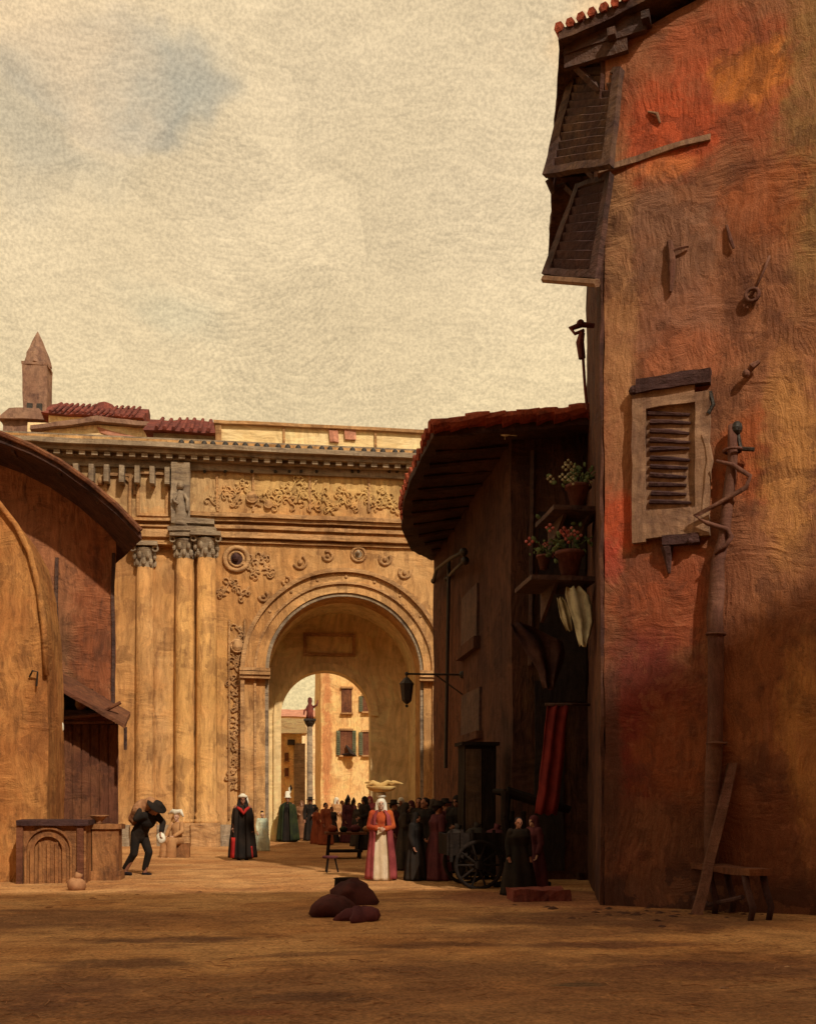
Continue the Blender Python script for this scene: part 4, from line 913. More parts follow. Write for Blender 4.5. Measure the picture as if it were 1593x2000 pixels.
# lamp post with pale shade
p = PG(118, 1712); zt = PY(118, 1432, p.y).z
t3_ = T('lamp_post', p, 'dark post with a small cream lamp globe in front of the gabled house door', 'lamp post')
bm = B(); tube(bm, [p, (p.x, p.y, zt)], [.06, .045], 8); lathe(bm, p, [(.14, 0), (.14, .15), (.07, .25)], 10); t3_.part('post', bm, M['darkwood'])
bm = B(); lathe(bm, (p.x, p.y, zt), [(.04, 0), (.08, .08), (.07, .2), (.03, .26)], 10); t3_.part('globe', bm, CL['white'], smooth=True)
# near ochre wall with rounded shoulder
NY = 21.0; NW = Wall((0, NY, 0), (1, 0, 0), (0, -1, 0))
bm = B(); pts = [NW.at(x, y) for x, y in ((93, 1740), (94, 1500), (92, 1320), (88, 1230), (78, 1150), (60, 1080), (35, 1030), (0, 985), (-60, 930), (-160, 860))]
pts[0].z = -.05; pts += [Vector((pts[-1].x, NY, -.05))]
prism(bm, pts, (0, 1.6, 0)); 
t = T('ochre_house', (pts[0].x-2, NY, 0), 'ochre wall with a rounded shoulder beside the rust brown gabled house', 'wall'); t.part('wall', bm, M['gold_wall'], wob=(.3, .03))
bm = B(); cop = [Vector((p.x, NY-.06, p.z)) for p in pts[2:-1]]; tube(bm, cop, .06, 6); t.part('coping', bm, M['gold_wall'], smooth=True)
bm = B(); tube(bm, [NW.at(58, 1322, .05), NW.at(64, 1310, .15), NW.at(74, 1312, .15), NW.at(72, 1340, .1)], .02, 6)
obj('wall_hook', bm, M['iron'], at=NW.at(64, 1315), label='bent iron hook on the ochre wall with the rounded shoulder', cat='hook')

# ---- carved counter on the left
p = PG(125, 1728); CYk = p.y; CW = Wall((0, CYk, 0), (1, 0, 0), (0, -1, 0))
t = T('carved_counter', p, 'carved brown market counter with a round arched front panel', 'counter')
xa, zt = CW.sz(40, 1602); xb, _ = CW.sz(168, 1602)
bm = B(); box(bm, xa, xb, CYk, CYk+.9, 0, zt-.1); t.part('body', bm, M['carved'], wob=(.25, .02))
bm = B(); box(bm, xa-.06, xb+.06, CYk-.1, CYk+.98, zt-.1, zt); t.part('top', bm, M['lintel'], wob=(.25, .02))
bm = B(); c = CW.at(96, 1660)
ring(bm, c.x, c.z, .26, .33, CYk, .07, 18); ring(bm, c.x, c.z, .40, .44, CYk, .05, 18)
for s in (-1, 1): box(bm, c.x+s*.295-.035, c.x+s*.295+.035, CYk-.07, CYk, .02, c.z); box(bm, c.x+s*.42-.02, c.x+s*.42+.02, CYk-.05, CYk, .02, c.z)
for s in (-.15, 0, .15): box(bm, c.x+s-.03, c.x+s+.03, CYk-.05, CYk, .02, c.z+.15)
t.part('arched_panel', bm, M['carved'])
for s in (40, 158):
    bm = B(); x = CW.sz(s, 1650)[0]; box(bm, x-.06, x+.06, CYk-.06, CYk, 0, zt-.103); t.part('corner_post', bm, M['wood'])
# second post block with bowl
p = PG(208, 1722); t = T('stone_pillar', p, 'short square carved pillar beside the counter', 'pillar')
bm = B(); box(bm, p.x-.26, p.x+.24, p.y, p.y+.5, 0, 1.05); box(bm, p.x-.3, p.x+.28, p.y-.04, p.y+.54, 0, .2); t.part('shaft', bm, M['carved'], wob=(.25, .02))
bm = B(); box(bm, p.x-.32, p.x+.3, p.y-.05, p.y+.55, 1.053, 1.15); t.part('cap', bm, M['carved'], wob=(.25, .02))
bm = B(); c = Vector((p.x-.18, p.y+.2, 1.15)); lathe(bm, c, [(.08, 0), (.07, .04), (.15, .13), (.21, .17), (.17, .17), (.05, .08)], 14)
obj('bowl', bm, CL['sack'], at=c, label='shallow buff bowl on the carved pillar', cat='bowl', smooth=True)
bm = B(); c = PG(150, 1742); ball(bm, c+Vector((0, 0, .12)), (.17, .15, .14), 14, jit=.02); tube(bm, [c+Vector((0, 0, .22)), c+Vector((.05, 0, .33))], [.05, .07], 8)
obj('gourd', bm, CL['sack'], at=c, label='pale round gourd on the ground against the counter', cat='gourd', smooth=True)

# ================================================================== PEOPLE
def frame_caps(bm, segs, seg=14):
    """segs: (p0,r0,p1,r1,flat)"""
    for s in segs:
        p0, r0, p1, r1 = Vector(s[0]), s[1], Vector(s[2]), s[3]; fl = s[4] if len(s) > 4 else 1.0
        n = max(2, int((p1-p0).length/.05)+1)
        pts = [p0.lerp(p1, i/(n-1)) for i in range(n)]; rr = [r0+(r1-r0)*i/(n-1) for i in range(n)]
        d = (p1-p0).normalized(); up = Vector((0, -1, 0)) if abs(d.y) < .8 else Vector((0, 0, 1))
        # a axis = d x up -> sideways ; b = depth
        tube(bm, pts, rr, seg, flat=fl, up=up)
        ball(bm, p0, (r0, r0*fl if abs(d.y) < .8 else r0, r0), seg); ball(bm, p1, (r1, r1*fl if abs(d.y) < .8 else r1, r1), seg)
def remesh(bm, vox, smooth=3, fac=.5):
    bmesh.ops.recalc_face_normals(bm, faces=bm.faces)
    me = bpy.data.meshes.new('tmp'); bm.to_mesh(me); bm.free(); o = bpy.data.objects.new('tmp', me); COL.objects.link(o)
    r = o.modifiers.new('r', 'REMESH'); r.mode = 'VOXEL'; r.voxel_size = vox
    s = o.modifiers.new('s', 'SMOOTH'); s.iterations = smooth; s.factor = fac
    dg = bpy.context.evaluated_depsgraph_get(); dg.update(); ev = o.evaluated_get(dg); m2 = bpy.data.meshes.new_from_object(ev)
    nb = bmesh.new(); nb.from_mesh(m2); bpy.data.objects.remove(o); bpy.data.meshes.remove(me); bpy.data.meshes.remove(m2)
    return nb
V = Vector
def joints(h=1.7, lean=0, armL=None, armR=None, seat=False, legL=None, legR=None, turn=0):
    """local space, facing -Y, z up. returns joint dict; L is the figure's left (+X)"""
    k = h/1.7; J = {}
    hipz = .90 if not seat else .50
    J['hip'] = V((0, 0, hipz)); rot = Matrix.Rotation(lean, 3, 'X')     # positive lean = forward (towards -Y)
    def up(v): return J['hip']+rot @ (V(v)-V((0, 0, .90)))
    J['waist'] = up((0, 0, 1.06)); J['chest'] = up((0, 0, 1.28)); J['neck'] = up((0, .01, 1.44)); J['head'] = up((0, -.02, 1.585))
    for s, nm in ((1, 'L'), (-1, 'R')):
        J['sh'+nm] = up((s*.17, 0, 1.39)); J['hp'+nm] = J['hip']+V((s*.085, 0, 0))
        arm = armL if s == 1 else armR
        if arm is None: arm = [(s*.23, .02, 1.12), (s*.23, -.08, .88)]
        J['el'+nm], J['wr'+nm] = V(arm[0]), V(arm[1])
        leg = legL if s == 1 else legR
        if leg is None: leg = [(s*.095, -.02, .48), (s*.10, .02, .08)] if not seat else [(s*.11, -.42, .50), (s*.11, -.42, .08)]
        J['kn'+nm], J['an'+nm] = V(leg[0]), V(leg[1])
    for n_2 in J: J[n_2] = J[n_2]*k
    J['k'] = k; J['rot'] = rot
    return J
def body(J, fingers=True, vox=.009):
    k = J['k']; bm = B(); S = []
    S.append((J['hip'], .145*k, J['waist'], .125*k, .72)); S.append((J['waist'], .125*k, J['chest'], .155*k, .68)); S.append((J['chest'], .15*k, J['neck'], .07*k, .75))
    S.append((J['neck']-V((0, 0, .02)), .052*k, J['head'], .05*k))
    for nm in 'LR':
        S += [(J['chest'], .1*k, J['sh'+nm], .062*k), (J['sh'+nm], .056*k, J['el'+nm], .042*k), (J['el'+nm], .042*k, J['wr'+nm], .027*k),
              (J['hp'+nm], .098*k, J['kn'+nm], .062*k), (J['kn'+nm], .06*k, J['an'+nm], .04*k)]
        ft = J['an'+nm]+V((0, -.15*k, -.05*k)); S.append((J['an'+nm]+V((0, .02, -.035*k)), .042*k, ft, .034*k))
        d = (J['wr'+nm]-J['el'+nm]).normalized(); sd = d.cross(V((0, 1, 0))); sd = sd.normalized() if sd.length > .2 else V((1, 0, 0)); nn = d.cross(sd).normalized()
        w = J['wr'+nm]; S.append((w, .026*k, w+d*.085*k, .034*k, .6))
        if fingers:
            for j, ln in enumerate((.062, .074, .07, .055)):
                b0 = w+d*.09*k+sd*(j-1.5)*.0185*k; m_ = b0+d*ln*.55*k+nn*.008*k; e2 = m_+d*ln*.35*k+nn*.03*k
                S += [(b0, .0095*k, m_, .009*k), (m_, .009*k, e2, .0075*k)]
            b0 = w+d*.03*k-sd*.03*k; S += [(b0, .013*k, b0-sd*.028*k+d*.03*k+nn*.012*k, .010*k), (b0-sd*.028*k+d*.03*k+nn*.012*k, .010*k, b0-sd*.03*k+d*.062*k+nn*.02*k, .008*k)]
    frame_caps(bm, S, 12)
    rt = J['rot']; H = J['head']
    def h(v): return H+(rt @ V(v))*k
    ball(bm, h((0, .012, .03)), (.076*k, .094*k, .092*k), 18); ball(bm, h((0, -.02, -.035)), (.058*k, .066*k, .07*k), 16)
    tube(bm, [h((0, -.083, .02)), h((0, -.108, -.012)), h((0, -.088, -.022))], [.010*k, .015*k, .011*k], 8)
    for s in (-1, 1):
        ball(bm, h((s*.076, .01, 0)), (.012*k, .02*k, .03*k), 8)
        tube(bm, [h((s*.012, -.082, .034)), h((s*.048, -.07, .034))], .010*k, 6)
    tube(bm, [h((-.022, -.082, -.05)), h((0, -.088, -.048)), h((.022, -.082, -.05))], .009*k, 6); ball(bm, h((0, -.07, -.085)), .022*k, 8)
    return remesh(bm, vox*k, 2)
class Person:
    def __init__(s, loc, face, J, label, skinm, group=None, fingers=True, vox=.010):
        s.M = Matrix.Translation(loc) @ Matrix.Rotation(R(face), 4, 'Z'); s.J = J
        s.t = T('person', loc, label, 'person', group); s.add('body', body(J, fingers, vox), skinm)
        k = J['k']
        for sd in (-1, 1): bm = B(); ball(bm, J['head']+(J['rot'] @ V((sd*.031, -.083, .012)))*k, (.012*k, .007*k, .008*k), 8); s.add('eye', bm, CL['hair'])
    def add(s, name, bm, mat, label=None):
        bm.transform(s.M); return s.t.part(name, bm, mat, label=label, smooth=True)
    def robe(s, name, mat, prof, cy=0, fold=.06, kf=9, sy=.8, ph=0, vox=None, extra=None, jit=.12):
        """prof: (radius, z) rings from hem up"""
        bm = B(); k = s.J['k']; pr = []
        for (r0, z0), (r1, z1) in zip(prof, prof[1:]):
            for i in range(6): f = i/6; pr.append(((r0+(r1-r0)*f)*k, (z0+(z1-z0)*f)*k))
        pr.append((prof[-1][0]*k, prof[-1][1]*k)); n = len(pr)
        c = V((0, cy, 0)); rings = []
        for j, (r, z) in enumerate(pr):
            fo = fold*(1-j/n)**.7+.012
            rings.append([bm.verts.new(c+V((r*(1+fo*math.sin(kf*t+ph+j*.09)+jit*.4*mn.noise(V((math.cos(t)*2, math.sin(t)*2, z*2+ph))))*math.cos(t), r*sy*(1+fo*math.sin(kf*t+ph+j*.09))*math.sin(t), z))) for t in [2*math.pi*q/72 for q in range(72)]])
        for r0, r1 in zip(rings, rings[1:]):
            for q in range(72): bm.faces.new([r0[q], r0[(q+1) % 72], r1[(q+1) % 72], r1[q]])
        bm.faces.new(list(reversed(rings[0]))); bm.faces.new(rings[-1])
        return s.add(name, bm, mat)
    def garment(s, name, mat, segs, vox=.014, grow=0):
        bm = B(); frame_caps(bm, segs, 12); return s.add(name, remesh(bm, vox, 3), mat)
    def shell(s, name, mat, prof, a0, a1, kf=9, fold=.07, sy=.85, th=.02, cy=0):
        """open cloak: part of a robe between two angles (degrees, 270 is front)"""
        bm = B(); k = s.J['k']; f = []; g = []
        pr = []
        for (r0, z0), (r1, z1) in zip(prof, prof[1:]):
            for i in range(5): q = i/5; pr.append(((r0+(r1-r0)*q)*k, (z0+(z1-z0)*q)*k))
        pr.append((prof[-1][0]*k, prof[-1][1]*k))
        for j, (r, z) in enumerate(pr):
            row = []; row2 = []
            for q in range(49):
                t_ = R(a0+(a1-a0)*q/48); rr = r*(1+fold*math.sin(kf*t_+j*.1))
                row.append(bm.verts.new((rr*math.cos(t_), cy+rr*sy*math.sin(t_), z))); row2.append(bm.verts.new(((rr-th)*math.cos(t_), cy+(rr-th)*sy*math.sin(t_), z)))
            f.append(row); g.append(row2)
        m = len(f)
        for i in range(m-1):
            for q in range(48): bm.faces.new([f[i][q], f[i][q+1], f[i+1][q+1], f[i+1][q]]); bm.faces.new([g[i][q+1], g[i][q], g[i+1][q], g[i+1][q+1]])
            bm.faces.new([f[i][0], f[i+1][0], g[i+1][0], g[i][0]]); bm.faces.new([f[i+1][48], f[i][48], g[i][48], g[i+1][48]])
        for q in range(48): bm.faces.new([f[0][q+1], f[0][q], g[0][q], g[0][q+1]]); bm.faces.new([f[-1][q], f[-1][q+1], g[-1][q+1], g[-1][q]])
        return s.add(name, bm, mat)
    def sleeves(s, mat, name='sleeve', r=.075, sides='LR', upto=.85):
        J = s.J; k = J['k']
        for nm in sides:
            w = J['el'+nm].lerp(J['wr'+nm], upto)
            s.garment(name, mat, [(J['sh'+nm], r*1.05*k, J['el'+nm], r*.85*k), (J['el'+nm], r*.85*k, w, r*.72*k)], .012)
    def hood(s, mat, name='headscarf', fall=.35, big=1.0, back=True):
        J = s.J; k = J['k']; bm = B(); H = J['head']; rt = J['rot']
        ball(bm, H+(rt @ V((0, .025, .035)))*k, (.098*k*big, .105*k*big, .112*k*big), 16)
        segs = [(H+(rt @ V((0, .06, 0)))*k, .095*k*big, J['neck']+V((0, .06, -.12))*k, .13*k*big, .7)]
        for sd in (-1, 1): segs.append((H+(rt @ V((sd*.07, .02, .02)))*k, .045*k, J['neck']+V((sd*.11, .0, -fall+.15))*k, .06*k))
        frame_caps(bm, segs, 12); s.add(name, remesh(bm, .012, 2), mat)
    def hat(s, mat, name='hat', brim=.2, crown=.12, tall=.14):
        J = s.J; k = J['k']; c = J['head']+(J['rot'] @ V((0, .01, .065)))*k; bm = B()
        lathe(bm, (0, 0, 0), [(.09*k, -.005), (brim*k, .0), (brim*k*1.02, .015), (crown*k*.98, .03), (crown*k*.9, tall*k*.9), (crown*k*.6, tall*k)], 20, jit=.12)
        bm.transform(Matrix.Translation(c) @ J['rot'].to_4x4()); s.add(name, bm, mat)
    def hair(s, mat, name='hair'):
        J = s.J; k = J['k']; bm = B(); ball(bm, J['head']+(J['rot'] @ V((0, .03, .045)))*k, (.085*k, .095*k, .09*k), 16, jit=.004); ball(bm, J['head']+(J['rot'] @ V((0, .09, .0)))*k, (.055*k, .045*k, .06*k), 12, jit=.004); s.add(name, bm, mat)
    def legs(s, mat, name='trousers', r=.10):
        J = s.J; k = J['k']; sg = [(J['hip']+V((0, 0, .05)), .155*k, J['hip'], .16*k, .8)]
        for nm in 'LR': sg += [(J['hp'+nm], r*1.12*k, J['kn'+nm], r*.82*k), (J['kn'+nm], r*.8*k, J['an'+nm]+V((0, 0, .08)), r*.62*k)]
        s.garment(name, mat, sg)
    def top(s, mat, name='jacket', r=1.0):
        J = s.J; k = J['k']; sg = [(J['hip']-V((0, 0, .03)), .18*k*r, J['waist'], .155*k*r, .78), (J['waist'], .155*k*r, J['chest'], .185*k*r, .72), (J['chest'], .18*k*r, J['neck']-V((0, 0, .02)), .075*k, .85)]
        for nm in 'LR': sg += [(J['chest'], .12*k, J['sh'+nm], .085*k), (J['sh'+nm], .08*k, J['el'+nm], .065*k), (J['el'+nm], .065*k, J['el'+nm].lerp(J['wr'+nm], .85), .055*k)]
        s.garment(name, mat, sg)
    def shoes(s, mat):
        J = s.J; k = J['k']
        for nm in 'LR': s.garment('shoe', mat, [(J['an'+nm]+V((0, .025, -.03*k)), .05*k, J['an'+nm]+V((0, -.15*k, -.045*k)), .042*k, .9)], .01)
ROBE = [(.34, .05), (.30, .45), (.22, .9), (.17, 1.1), (.22, 1.3), (.14, 1.43), (.075, 1.47)]

# 1 woman with the load on her head
g = PG(744, 1722)
J = joints(1.65, armL=[(.24, .0, 1.13), (.06, -.22, 1.08)], armR=[(-.24, .0, 1.13), (-.06, -.22, 1.10)])
w = Person(g, -4, J, 'woman in crimson cloak, orange bodice and white headcloth with a load on her head', skin_pale)
w.robe('skirt', CL['skirt'], [(.25, .04), (.25, .4), (.20, .8), (.14, 1.06), (.12, 1.08)], fold=.10, kf=8, sy=.85)
w.top(CL['orange'], 'bodice', .8)
w.shell('cloak', CL['crimson'], [(.33, .06), (.29, .5), (.24, .9), (.23, 1.2), (.205, 1.36), (.11, 1.47)], -58, 238, kf=11, fold=.05)
w.hood(CL['white'], 'headcloth', fall=.55, big=1.0); w.shoes(CL['plum'])
bm = B(); k = J['k']
hz = J['head'].z+.145*k
lathe(bm, (0, 0, hz), [(.07, -.01), (.1, .02), (.085, .05), (.1, .08), (.05, .10)], 16); w.add('head_pad', bm, CL['white'])
c = w.M @ V((.0, 0, hz+.10))
t = T('head_load', c, 'wide flat basket of straw coloured folded cloths balanced on the woman\'s head', 'basket')
bm = B(); lathe(bm, c, [(.12, 0), (.24, .04), (.30, .11), (.29, .12), (.22, .06)], 22, fold=.05, k=7, sy=.8, jit=.1); t.part('tray', bm, CL['yellow'], smooth=True)
bm = B(); rnd = random.Random(4)
for i in range(7):
    a = rnd.uniform(0, 6.28); q = c+V((math.cos(a)*.14, math.sin(a)*.1, .13)); d = V((rnd.uniform(.12, .24)*rnd.choice((-1, 1)), rnd.uniform(-.05, .05), rnd.uniform(-.02, .06)))
    tube(bm, [q-d*1.3, q-d*.5+V((0, 0, .03)), q+V((0, 0, .0)), q+d*.6+V((0, 0, .05)), q+d*1.3], [.015, .04, .05, .04, .012], 8, flat=.6)
t.part('cloths', bm, CL['yellow'], smooth=True)
# 2 cloaked man with red collar
g = PG(474, 1682)
J = joints(1.74); m = Person(g, 8, J, 'man in long dark cloak with red collar and pale turban, beside the pale child', skin)
m.robe('gown', CL['black'], [(.25, .06), (.24, .5), (.2, .9), (.17, 1.1), (.19, 1.3), (.1, 1.44)], fold=.05)
m.shell('cloak', CL['black'], [(.37, .10), (.33, .5), (.28, .9), (.27, 1.15), (.235, 1.36), (.10, 1.48)], -78, 236, kf=10)
m.shell('cloak_lining', CL['red'], [(.395, .10), (.36, .62)], 205, 232, kf=10)
m.shell('cloak_lining', CL['red'], [(.395, .10), (.36, .4)], 300, 312, kf=10)
bm = B(); tube(bm, [V((-.15, -.12, 1.42)), V((-.07, -.19, 1.36)), V((0, -.21, 1.26)), V((.07, -.19, 1.36)), V((.15, -.12, 1.42))], [.035, .045, .04, .045, .035], 8); m.add('collar', bm, CL['red'])
m.hood(CL['black'], 'hood', fall=.2, big=.9); m.shoes(CL['hair'])
bm = B(); H = J['head']; torus(bm, H+V((0, .01, .075)), .09, .04, (0, .2, 1), 18, 8); ball(bm, H+V((0, .02, .10)), (.09, .1, .07), 14)
tube(bm, [H+V((.09, .02, .07)), H+V((.13, .03, -.05)), H+V((.13, .04, -.2))], [.04, .035, .015], 8); m.add('turban', bm, CL['white'])
# 3 small pale figure
g = PG(512, 1664)
J = joints(1.22); m = Person(g, 20, J, 'child in pale greenish white dress beside the cloaked man', skin_pale)
m.robe('dress', CL['pale'], [(.33, .04), (.34, .4), (.26, .85), (.2, 1.1), (.21, 1.3), (.14, 1.42), (.08, 1.46)], fold=.06); m.sleeves(CL['pale'], r=.08); m.hair(CL['yellow'])
bm = B(); ball(bm, J['head']+V((0, .03, .1)), (.05, .05, .05), 10); m.add('hair_bun', bm, CL['hair'])
# 4 man in bottle green with plumed hat
g = PG(562, 1646)
J = joints(1.74); m = Person(g, -10, J, 'man in bottle green cloak with tall white plumed hat in the archway', skin)
m.robe('gown', CL['black'], ROBE[:-1], fold=.06)
m.shell('cloak', CL['green'], [(.42, .08), (.38, .5), (.33, .9), (.31, 1.2), (.26, 1.38), (.10, 1.49)], -70, 250, kf=9)
m.hat(CL['white'], 'hat', .13, .09, .24)
bm = B(); H = J['head']; tube(bm, [H+V((.05, 0, .16)), H+V((.08, 0, .3)), H+V((.06, .02, .42)), H+V((.12, .02, .5))], [.03, .05, .045, .01], 8, flat=.5); m.add('plume', bm, CL['white'])
bm = B(); tube(bm, [H+V((.1, 0, .3)), H+V((.13, 0, .42)), H+V((.1, .02, .55))], [.03, .06, .02], 8, flat=.5); m.add('dark_plume', bm, CL['black'])
# crowd
CR = [
 (589, 1640, 1.55, 'brown', 'hood', 'stooped figure in brown homespun hood next to the plumed man', 1.0),
 (606, 1644, 1.66, 'black', 'hat', 'slim figure in black gown and small round hat under the arch', .8),
 (636, 1652, 1.50, 'rust', 'hair', 'bareheaded figure in rust gown in front of the lit street', 1.0),
 (657, 1640, 1.68, 'tan', 'whitehood', 'woman in tan gown and white kerchief in the middle of the arch crowd', .9),
 (679, 1648, 1.66, 'plum', 'hood2', 'figure in plum gown with black pointed hood in the arch crowd', 1.0),
 (702, 1655, 1.50, 'slate', 'hair', 'short bareheaded figure in slate grey gown by the end of the trestle table', 1.1),
 (722, 1650, 1.72, 'crimson', 'hood', 'tall figure in crimson hooded gown behind the woman with the load', 1.0),
 (783, 1672, 1.66, 'slate', 'whitehood', 'figure in slate gown and pale headdress behind the load carrier\'s shoulder', 1.1),
 (818, 1696, 1.66, 'black', 'face', 'fair faced figure in black gown in the shade near the load carrier', 1.15),
 (846, 1697, 1.62, 'slate', 'hood', 'hooded slate grey figure third in the shaded row', 1.1),
 (868, 1704, 1.60, 'plum', 'hat', 'figure in plum gown with flat hat in the second shaded row', 1.1),
 (892, 1708, 1.70, 'black', 'hood', 'black hooded figure standing against the tall dark cabinet', 1.0),
 (803, 1684, 1.58, 'plum', 'hood', 'bent looking plum hooded figure between the slate and the fair faced figures', 1.1),
 (742, 1660, 1.60, 'brown', 'hood', 'brown hooded figure half hidden behind the load carrier', 1.1)]
PEO = []
for i, (px, py, h, c_, hd, lb, wd) in enumerate(CR):
    g = PG(px, py); J = joints(h, armL=[(.22, .0, 1.14), (.08, -.2, 1.05)] if i % 2 else None, armR=[(-.22, .0, 1.14), (-.1, -.2, 1.12)] if i % 3 == 0 else None)
    m = Person(g, random.uniform(-60, 60) if i != 8 else -20, J, lb, skin if i % 3 else skin_pale, 'townspeople gathered under the arch and in the shade', fingers=True, vox=.012)
    m.robe('gown', CL[c_], [(r*wd, z) for r, z in ROBE[:-1]]+[ROBE[-1]], fold=.07, kf=7+i % 4, ph=i)
    m.sleeves(CL[c_], r=.085); PEO.append(m.t.o)
    if hd == 'hood': m.hood(CL[c_], 'hood', big=1.05)
    elif hd == 'hood2':
        m.hood(CL['black'], 'hood', big=1.05); bm = B(); lathe(bm, J['head'], [(.1, .05), (.07, .15), (.015, .26)], 12); m.add('hood_point', bm, CL['black'])
    elif hd == 'whitehood': m.hood(CL['white'], 'kerchief', big=1.05)
    elif hd == 'hat': m.hair(CL['hair']); m.hat(CL['black'], 'hat', .17, .1, .12)
    else: m.hair(CL['hair'])
def dup(o, loc, rz, sc, label):
    c = o.copy(); COL.objects.link(c); c.location = loc; c.rotation_euler = (0, 0, rz); c.scale = (sc, sc, sc); c['label'] = label
    for ch in list(o.children):
        d = ch.copy(); COL.objects.link(d); d.parent = c
    return c
for (k, px, py, rz, sc, lb) in ((9, 792, 1702, .5, .95, 'hooded grey figure at the front of the huddle, nearest the load carrier'), (8, 830, 1712, -.6, 1.0, 'black gowned bareheaded figure in the front row of the huddle'),
    (10, 855, 1722, .9, .97, 'plum gowned figure in flat hat in the front row beside the cart'), (11, 812, 1722, 1.6, .8, 'short black hooded figure crouched low at the front of the huddle'), (12, 876, 1694, -1, 1, 'plum hooded figure at the back of the huddle before the cabinet'),
    (9, 836, 1680, 2, 1, 'grey hooded figure at the back of the huddle by the house wall'), (11, 918, 1706, .3, .95, 'black hooded figure squeezed between the huddle and the tall cabinet'), (8, 1012, 1752, .4, .8, 'bareheaded black gowned figure stooping by the cart prop'),
    (12, 1042, 1746, -.5, .85, 'plum hooded figure at the foot of the long red cloth'), (5, 648, 1648, 1, .9, 'small slate gowned figure beside the trestle table end nearest the arch pier'),
    (0, 668, 1636, 2.2, 1, 'brown hooded figure seen deep in the arch crowd'), (4, 690, 1634, .2, .95, 'plum gowned figure with pointed hood at the back of the arch crowd'), (11, 712, 1662, -.4, 1, 'black hooded figure at the end of the trestle table'),
    (2, 618, 1650, 1.2, .9, 'short rust gowned figure next to the slim hatted figure'), (10, 768, 1690, .2, .98, 'flat hatted figure close behind the load carrier\'s shoulder, plum gowned')):
    dup(PEO[k], PG(px, py), rz, sc, lb)
# porter bent forward with a sack
g = PG(272, 1712)
J = joints(1.74, lean=R(42), legL=[(.12, -.16, .50), (.12, -.04, .08)], legR=[(-.12, .02, .48), (-.12, .28, .10)], armL=[(.26, -.42, 1.12), (.12, -.52, .92)], armR=[(-.27, -.2, 1.2), (-.14, -.2, 1.42)])
m = Person(g, 50, J, 'stooping porter in dark coat and curled brim hat carrying a buff sack on his back', skin)
m.legs(CL['black']); m.top(CL['black'], 'coat', 1.08); m.hat(CL['black'], 'hat', .21, .1, .12); m.shoes(CL['hair'])
bm = B(); J_ = J
nb_ = V((0, .6, .8))*.25; sg = [(J_['waist']+nb_, .19, J_['chest']+nb_, .23, .85), (J_['chest']+nb_, .22, J_['neck']+nb_*.8+V((0, -.08, .04)), .15, .85)]
frame_caps(bm, sg, 14); sb = remesh(bm, .02, 4); sb.transform(m.M)
c = m.M @ J_['chest']
obj('sack', sb, CL['sack'], at=c, label='buff sack slung over the stooping porter\'s back', cat='sack', smooth=True, wob=(.3, .03, 4))
wr = m.M @ J_['wrL']
bm = B(); ball(bm, wr+V((0, -.02, -.12)), (.10, .07, .12), 12, jit=.02); tube(bm, [wr+V((0, -.02, 0)), wr+V((0, -.02, -.1))], [.02, .06], 8)
obj('bundle', bm, CL['white'], at=wr, label='small white cloth bundle in the porter\'s hand', cat='bundle', smooth=True)
# seated figure with winged white headdress
g = PG(346, 1676)
J = joints(1.62, seat=True, armL=[(.24, -.1, .78), (.12, -.36, .64)], armR=[(-.24, -.1, .78), (-.12, -.36, .64)])
m = Person(g, -30, J, 'seated woman in tan clothes with a winged white headdress against the gate wall', skin_pale)
m.garment('gown', CL['tan'], [(J['hip'], .19, J['waist'], .15, .85), (J['waist'], .15, J['chest'], .17, .8), (J['chest'], .17, J['neck']-V((0, 0, .03)), .08, .8), (J['hpL'], .13, J['knL'], .12), (J['hpR'], .13, J['knR'], .12), (J['hip'], .16, (J['knL']+J['knR'])/2, .13), (J['knL'], .13, J['anL']+V((0, -.02, 0)), .15), (J['knR'], .13, J['anR']+V((0, -.02, 0)), .15)])
m.sleeves(CL['tan'])
bm = B(); H = J['head']; tube(bm, [H+V((-.28, 0, .10)), H+V((-.12, 0, .17)), H+V((0, 0, .12)), H+V((.14, 0, .17)), H+V((.22, 0, .02))], [.02, .07, .1, .07, .03], 10, flat=.8); m.add('headdress', bm, CL['white'])
bm = B(); c = g+V((0, 0, 0)); q0_ = m.M @ V((0, .05, 0))
box(bm, q0_.x-.32, q0_.x+.32, q0_.y-.18, q0_.y+.25, 0, .40); obj('stone_block', bm, M['carved'], at=q0_, label='rough stone block the seated woman rests on', cat='stone block', wob=(.2, .03, 2))
# person leaning behind the counter
g = PG(82, 1712); g.z = 0
J = joints(1.55, lean=R(22), armL=[(.32, -.3, 1.1), (.55, -.45, 1.12)], armR=[(-.28, -.25, 1.12), (-.2, -.5, 1.12)])
g = V((g.x, CYk+1.35, 0))
m = Person(g, 5, J, 'vendor in dark jacket and flat dark hat leaning on the carved counter', skin)
m.legs(CL['brown']); m.top(CL['plum'], 'jacket', 1.1); m.hat(CL['black'], 'hat', .19, .12, .1); m.shoes(CL['hair'])

